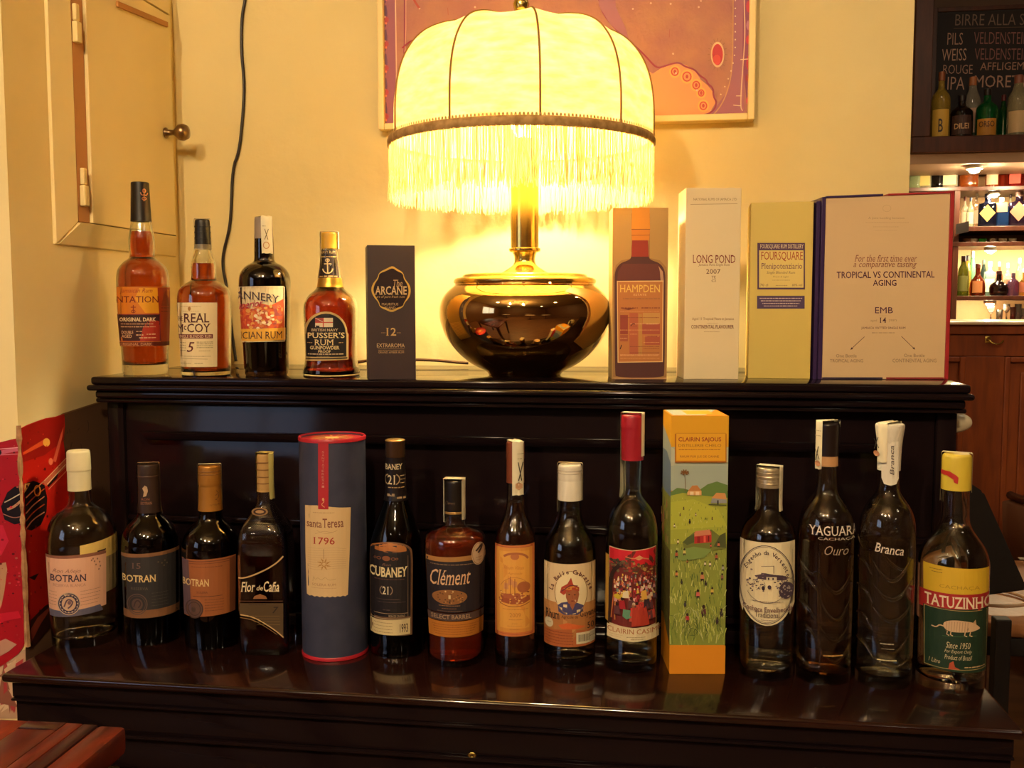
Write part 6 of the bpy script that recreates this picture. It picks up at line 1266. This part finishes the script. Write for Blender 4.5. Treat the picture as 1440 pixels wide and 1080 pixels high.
# small green and pale bottle bottoms in the slot between the second and third shelf boards
ZS = zs_['c']+.0005
for i, (x, c, d) in enumerate(((1360, '#8c5c3c', 'brown tin on the narrow slot shelf'), (1369, '#e0d8c0', 'white cup on the narrow slot shelf'), (1382, '#2c9c2c', 'green tumbler on the narrow slot shelf'), (1396, '#e8e0c8', 'cream tumbler right of the green tumbler'), (1410, '#d8ccb0', 'pale glass in the middle of the narrow slot shelf'), (1424, '#e0d4b8', 'rightmost pale glass on the narrow slot shelf'))):
    P = ony(x, 339, YB+.06); s_ = (P-CAM).dot(FW)/F; t = thing('tumbler', d, 'cup', (P.x, YB+.06, ZS), 0, 'tumblers on the narrow slot shelf')
    obj('wall', lathe([(0, .003), (4.2*s_, .003), (5*s_, 5.4*s_), (5.3*s_, 5.4*s_), (4.6*s_, 0), (0, 0)], 16), barglass(c, .4), t, local=True)
# glasses under the lowest spotlight
Z5 = zs_['e']+.0005+(bq(1390, 452, YB).z-zs_['e'])
for i, (x, hgt, hw, d) in enumerate(((1393, 22, 5, 'stemmed glass, leftmost on the lowest back bar shelf'), (1405, 16, 4.5, 'small tumbler right of the stemmed glass'), (1415, 24, 4.5, 'tall narrow glass in the middle of the lowest shelf'), (1424, 20, 4, 'pinkish glass on the lowest back bar shelf'), (1431, 24, 4.5, 'tall glass near the frame edge on the lowest shelf'), (1439, 18, 5, 'wide glass at the frame edge on the lowest shelf'))):
    P = ony(x, 452, YB+.1); s_ = (P-CAM).dot(FW)/F; H = hgt*s_; r = hw*s_
    t = thing('drinking_glass', d, 'glass', (P.x, YB+.1, Z5), 0, 'glasses on the lowest back bar shelf')
    if i in (0, 2): pr = [(0, 0), (r*.8, .001), (r*.75, .004), (.004, .008), (.003, H*.45), (r*.6, H*.55), (r, H*.75), (r*.9, H), (r*.84, H), (r*.9, H*.76), (r*.5, H*.58), (0, H*.52)]
    else: pr = [(0, 0), (r*.85, 0), (r, H), (r*.93, H), (r*.8, .006), (0, .006)]
    obj('bowl', lathe(pr, 18), barglass('#f0e8dc' if i != 3 else '#d89080', .85), t, local=True)
p0 = ony(1352, 321, YB-.03)
t = thing('price_tag', 'small dark slanted sign clipped at the edge of the second back bar shelf', 'sign', (p0.x, YB-.03, p0.z))
hw_ = .032; hh_ = .024
obj('plate', hexa([(p0.x-hw_, YB-.06, p0.z-hh_-.006), (p0.x+hw_, YB-.03, p0.z-hh_+.008), (p0.x+hw_, YB-.026, p0.z-hh_+.008), (p0.x-hw_, YB-.056, p0.z-hh_-.006), (p0.x-hw_, YB-.06, p0.z+hh_-.008), (p0.x+hw_, YB-.03, p0.z+hh_+.008), (p0.x+hw_, YB-.026, p0.z+hh_+.008), (p0.x-hw_, YB-.056, p0.z+hh_-.008)]), blackcap, t, smooth=False)
obj('clip', box(p0.x-.004+.02, p0.x+.004+.02, YB-.03, YB-.0028, p0.z-.006, p0.z+.002), blackcap, t, smooth=False)
# ------------------------------------------------------------------ chairs to the right of the piano
tan = mat('tan_leather', '#a8754a', rough=.4, noise=(5, '#94633c', 5), bump=(60, .1)); brn = mat('brown_leather', '#5c3626', rough=.4, bump=(50, .1)); blk = mat('black_leather', '#120c0b', rough=.6, bump=(50, .1))
t = thing('tub_chair', 'low brown leather tub chair with a dark curved rim before the bar', 'chair', (1.74, 1.91, FLOOR), 0)
cx_, cy_, rw = 1.74, 1.91, .32
zr = ony(1400, 708, 1.8).z - FLOOR
V, Fc = [], []; n_ = 24
for j in range(n_+1):
    a = PI*1.02+(PI*1.0)*j/n_
    for rr_, z in ((rw, zr), (rw+.03, zr-.01), (rw+.02, .34), (rw-.05, .34), (rw-.045, zr-.03), (rw-.02, zr)): V.append(Vector((cx_+rr_*math.cos(a), cy_+rr_*math.sin(a), FLOOR+z)))
for j in range(n_):
    for k in range(6): Fc.append([j*6+k, j*6+(k+1) % 6, j*6+6+(k+1) % 6, j*6+6+k])
Fc += [list(range(6)), [n_*6+k for k in range(6)][::-1]]
obj('backrest', (V, Fc), brn, t)
obj('rim', tube([Vector((cx_+(rw+.005)*math.cos(PI*1.02+PI*j/24), cy_+(rw+.005)*math.sin(PI*1.02+PI*j/24), FLOOR+zr+.012)) for j in range(25)], .014, 8), darkwood, t)
obj('seat', lathe([(0, .36), (.29, .36), (.305, .39), (.3, .43), (.26, .45), (0, .455)], 32, c=(cx_, cy_, FLOOR)), tan, t)
for sx, sy in ((-1, -1), (1, -1), (-1, 1), (1, 1)): obj('leg', tube([(cx_+sx*.2, cy_+sy*.2, FLOOR+.36), (cx_+sx*.25, cy_+sy*.25, FLOOR)], [.02, .012], 8), darkwood, t)
sb = onz(1400, 840, -.65)
t = thing('tan_bench', 'tan upholstered bench seat right of the yellow-capped bottle', 'bench', (1.35, 1.25, FLOOR), 0)
def bl(x0, x1, y0, y1, z0, z1, bv=.01): return box(x0, x1, y0, y1, z0, z1, bv, 3)
obj('seat_cushion', bl(-.35, .45, -.28, .32, .40, .455, .02), tan, t, local=True)
obj('frame', bl(-.33, .43, -.26, .30, .35, .3995, .005), blk, t, local=True)
for x, y in ((-.30, -.23), (.40, -.23), (-.30, .27), (.40, .27)): obj('leg', bl(x-.02, x+.02, y-.02, y+.02, 0, .3495, .003), darkwood, t, local=True)
# coiled white cable lying on the bench
cc_ = onz(1394, 843, FLOOR+.461)
pts = [Vector((cc_.x+.085*math.cos(a)*1.1, cc_.y+.10*math.sin(a), FLOOR+.461+.0005*k)) for k, a in enumerate([2*PI*k/36 for k in range(34)])]
tag(obj('looped_cable', tube(pts, .005, 8), mat('beige_cable', '#c8a888', rough=.5)), 'loop of beige cable lying on the tan bench seat', 'cable')
# slanted black chair back between the piano and the bench
t = thing('black_chair', 'black leather chair with a slanting back directly right of the piano', 'chair', (1.02, .95, FLOOR))
P1, P2, P3, P4 = ony(1362, 678, .86), ony(1384, 692, .86), ony(1446, 830, .86), ony(1340, 845, .86)
P0 = ony(1338, 676, .86)
def slab(pts, th, m, nm): 
    n_ = len(pts); V = [Vector(p) for p in pts]+[Vector(p)+Vector((0, th, 0)) for p in pts]
    bm = bmesh.new(); vs = [bm.verts.new(v) for v in V]; bm.faces.new(vs[:n_]); bm.faces.new(vs[n_:][::-1])
    for k in range(n_): bm.faces.new([vs[k], vs[n_+k], vs[n_+(k+1) % n_], vs[(k+1) % n_]])
    bmesh.ops.recalc_face_normals(bm, faces=bm.faces[:]); bmesh.ops.bevel(bm, geom=bm.edges[:], offset=.006, segments=2, affect='EDGES'); return obj(nm, bm_out(bm), m, t, smooth='auto')
slab([P0, P1, P2, P3, P4], .05, blk, 'backrest')
obj('seat', box(.72, .90, .55, .8595, FLOOR+.42, FLOOR+.47, .015, 3), blk, t)
for x, y in ((.745, .58), (.875, .58), (.745, .885), (1.06, .885)): obj('leg', box(x-.018, x+.018, y-.018, y+.018, FLOOR, FLOOR+.4195 if y < .8 else FLOOR+.48, .003), blk, t, smooth=False)
# paper on the bench
pp = onz(1434, 777, FLOOR+.456)
tag(obj('menu_sheet', box(pp.x-.03, pp.x+.17, pp.y-.07, min(pp.y+.12, 1.56), FLOOR+.4555, FLOOR+.458), mat('white_paper', '#d8d2c0', rough=.6), smooth=False), 'white menu sheet lying on the far end of the tan bench', 'paper')
# white porcelain knob on the side of the piano
kc = ony(1350, 594, .075); Lk = ony(1363, 594, .075).x-HB
kt = thing('white_knob', 'small white rounded knob sticking out just right of the piano side', 'knob', (HB+.0005, .075, kc.z))
pk = smooth_prof([(.0165, 0), (.017, Lk*.2), (.014, Lk*.6), (.009, Lk*.9), (.004, Lk), (0, Lk)], 1)
kl = lathe([(0, 0)]+pk, 24)
obj('button', ([Vector((HB+.0035+z, .075+x, kc.z+y)) for x, y, z in kl[0]], kl[1]), mat('white_porcelain', '#d8d0b4', rough=.25), kt)
kl = lathe([(0, 0), (.019, 0), (.019, .002), (.017, .003), (0, .003)], 24)
obj('rosette', ([Vector((HB+.0003+z, .075+x, kc.z+y)) for x, y, z in kl[0]], kl[1]), mat('white_porcelain', '#d8d0b4'), kt)
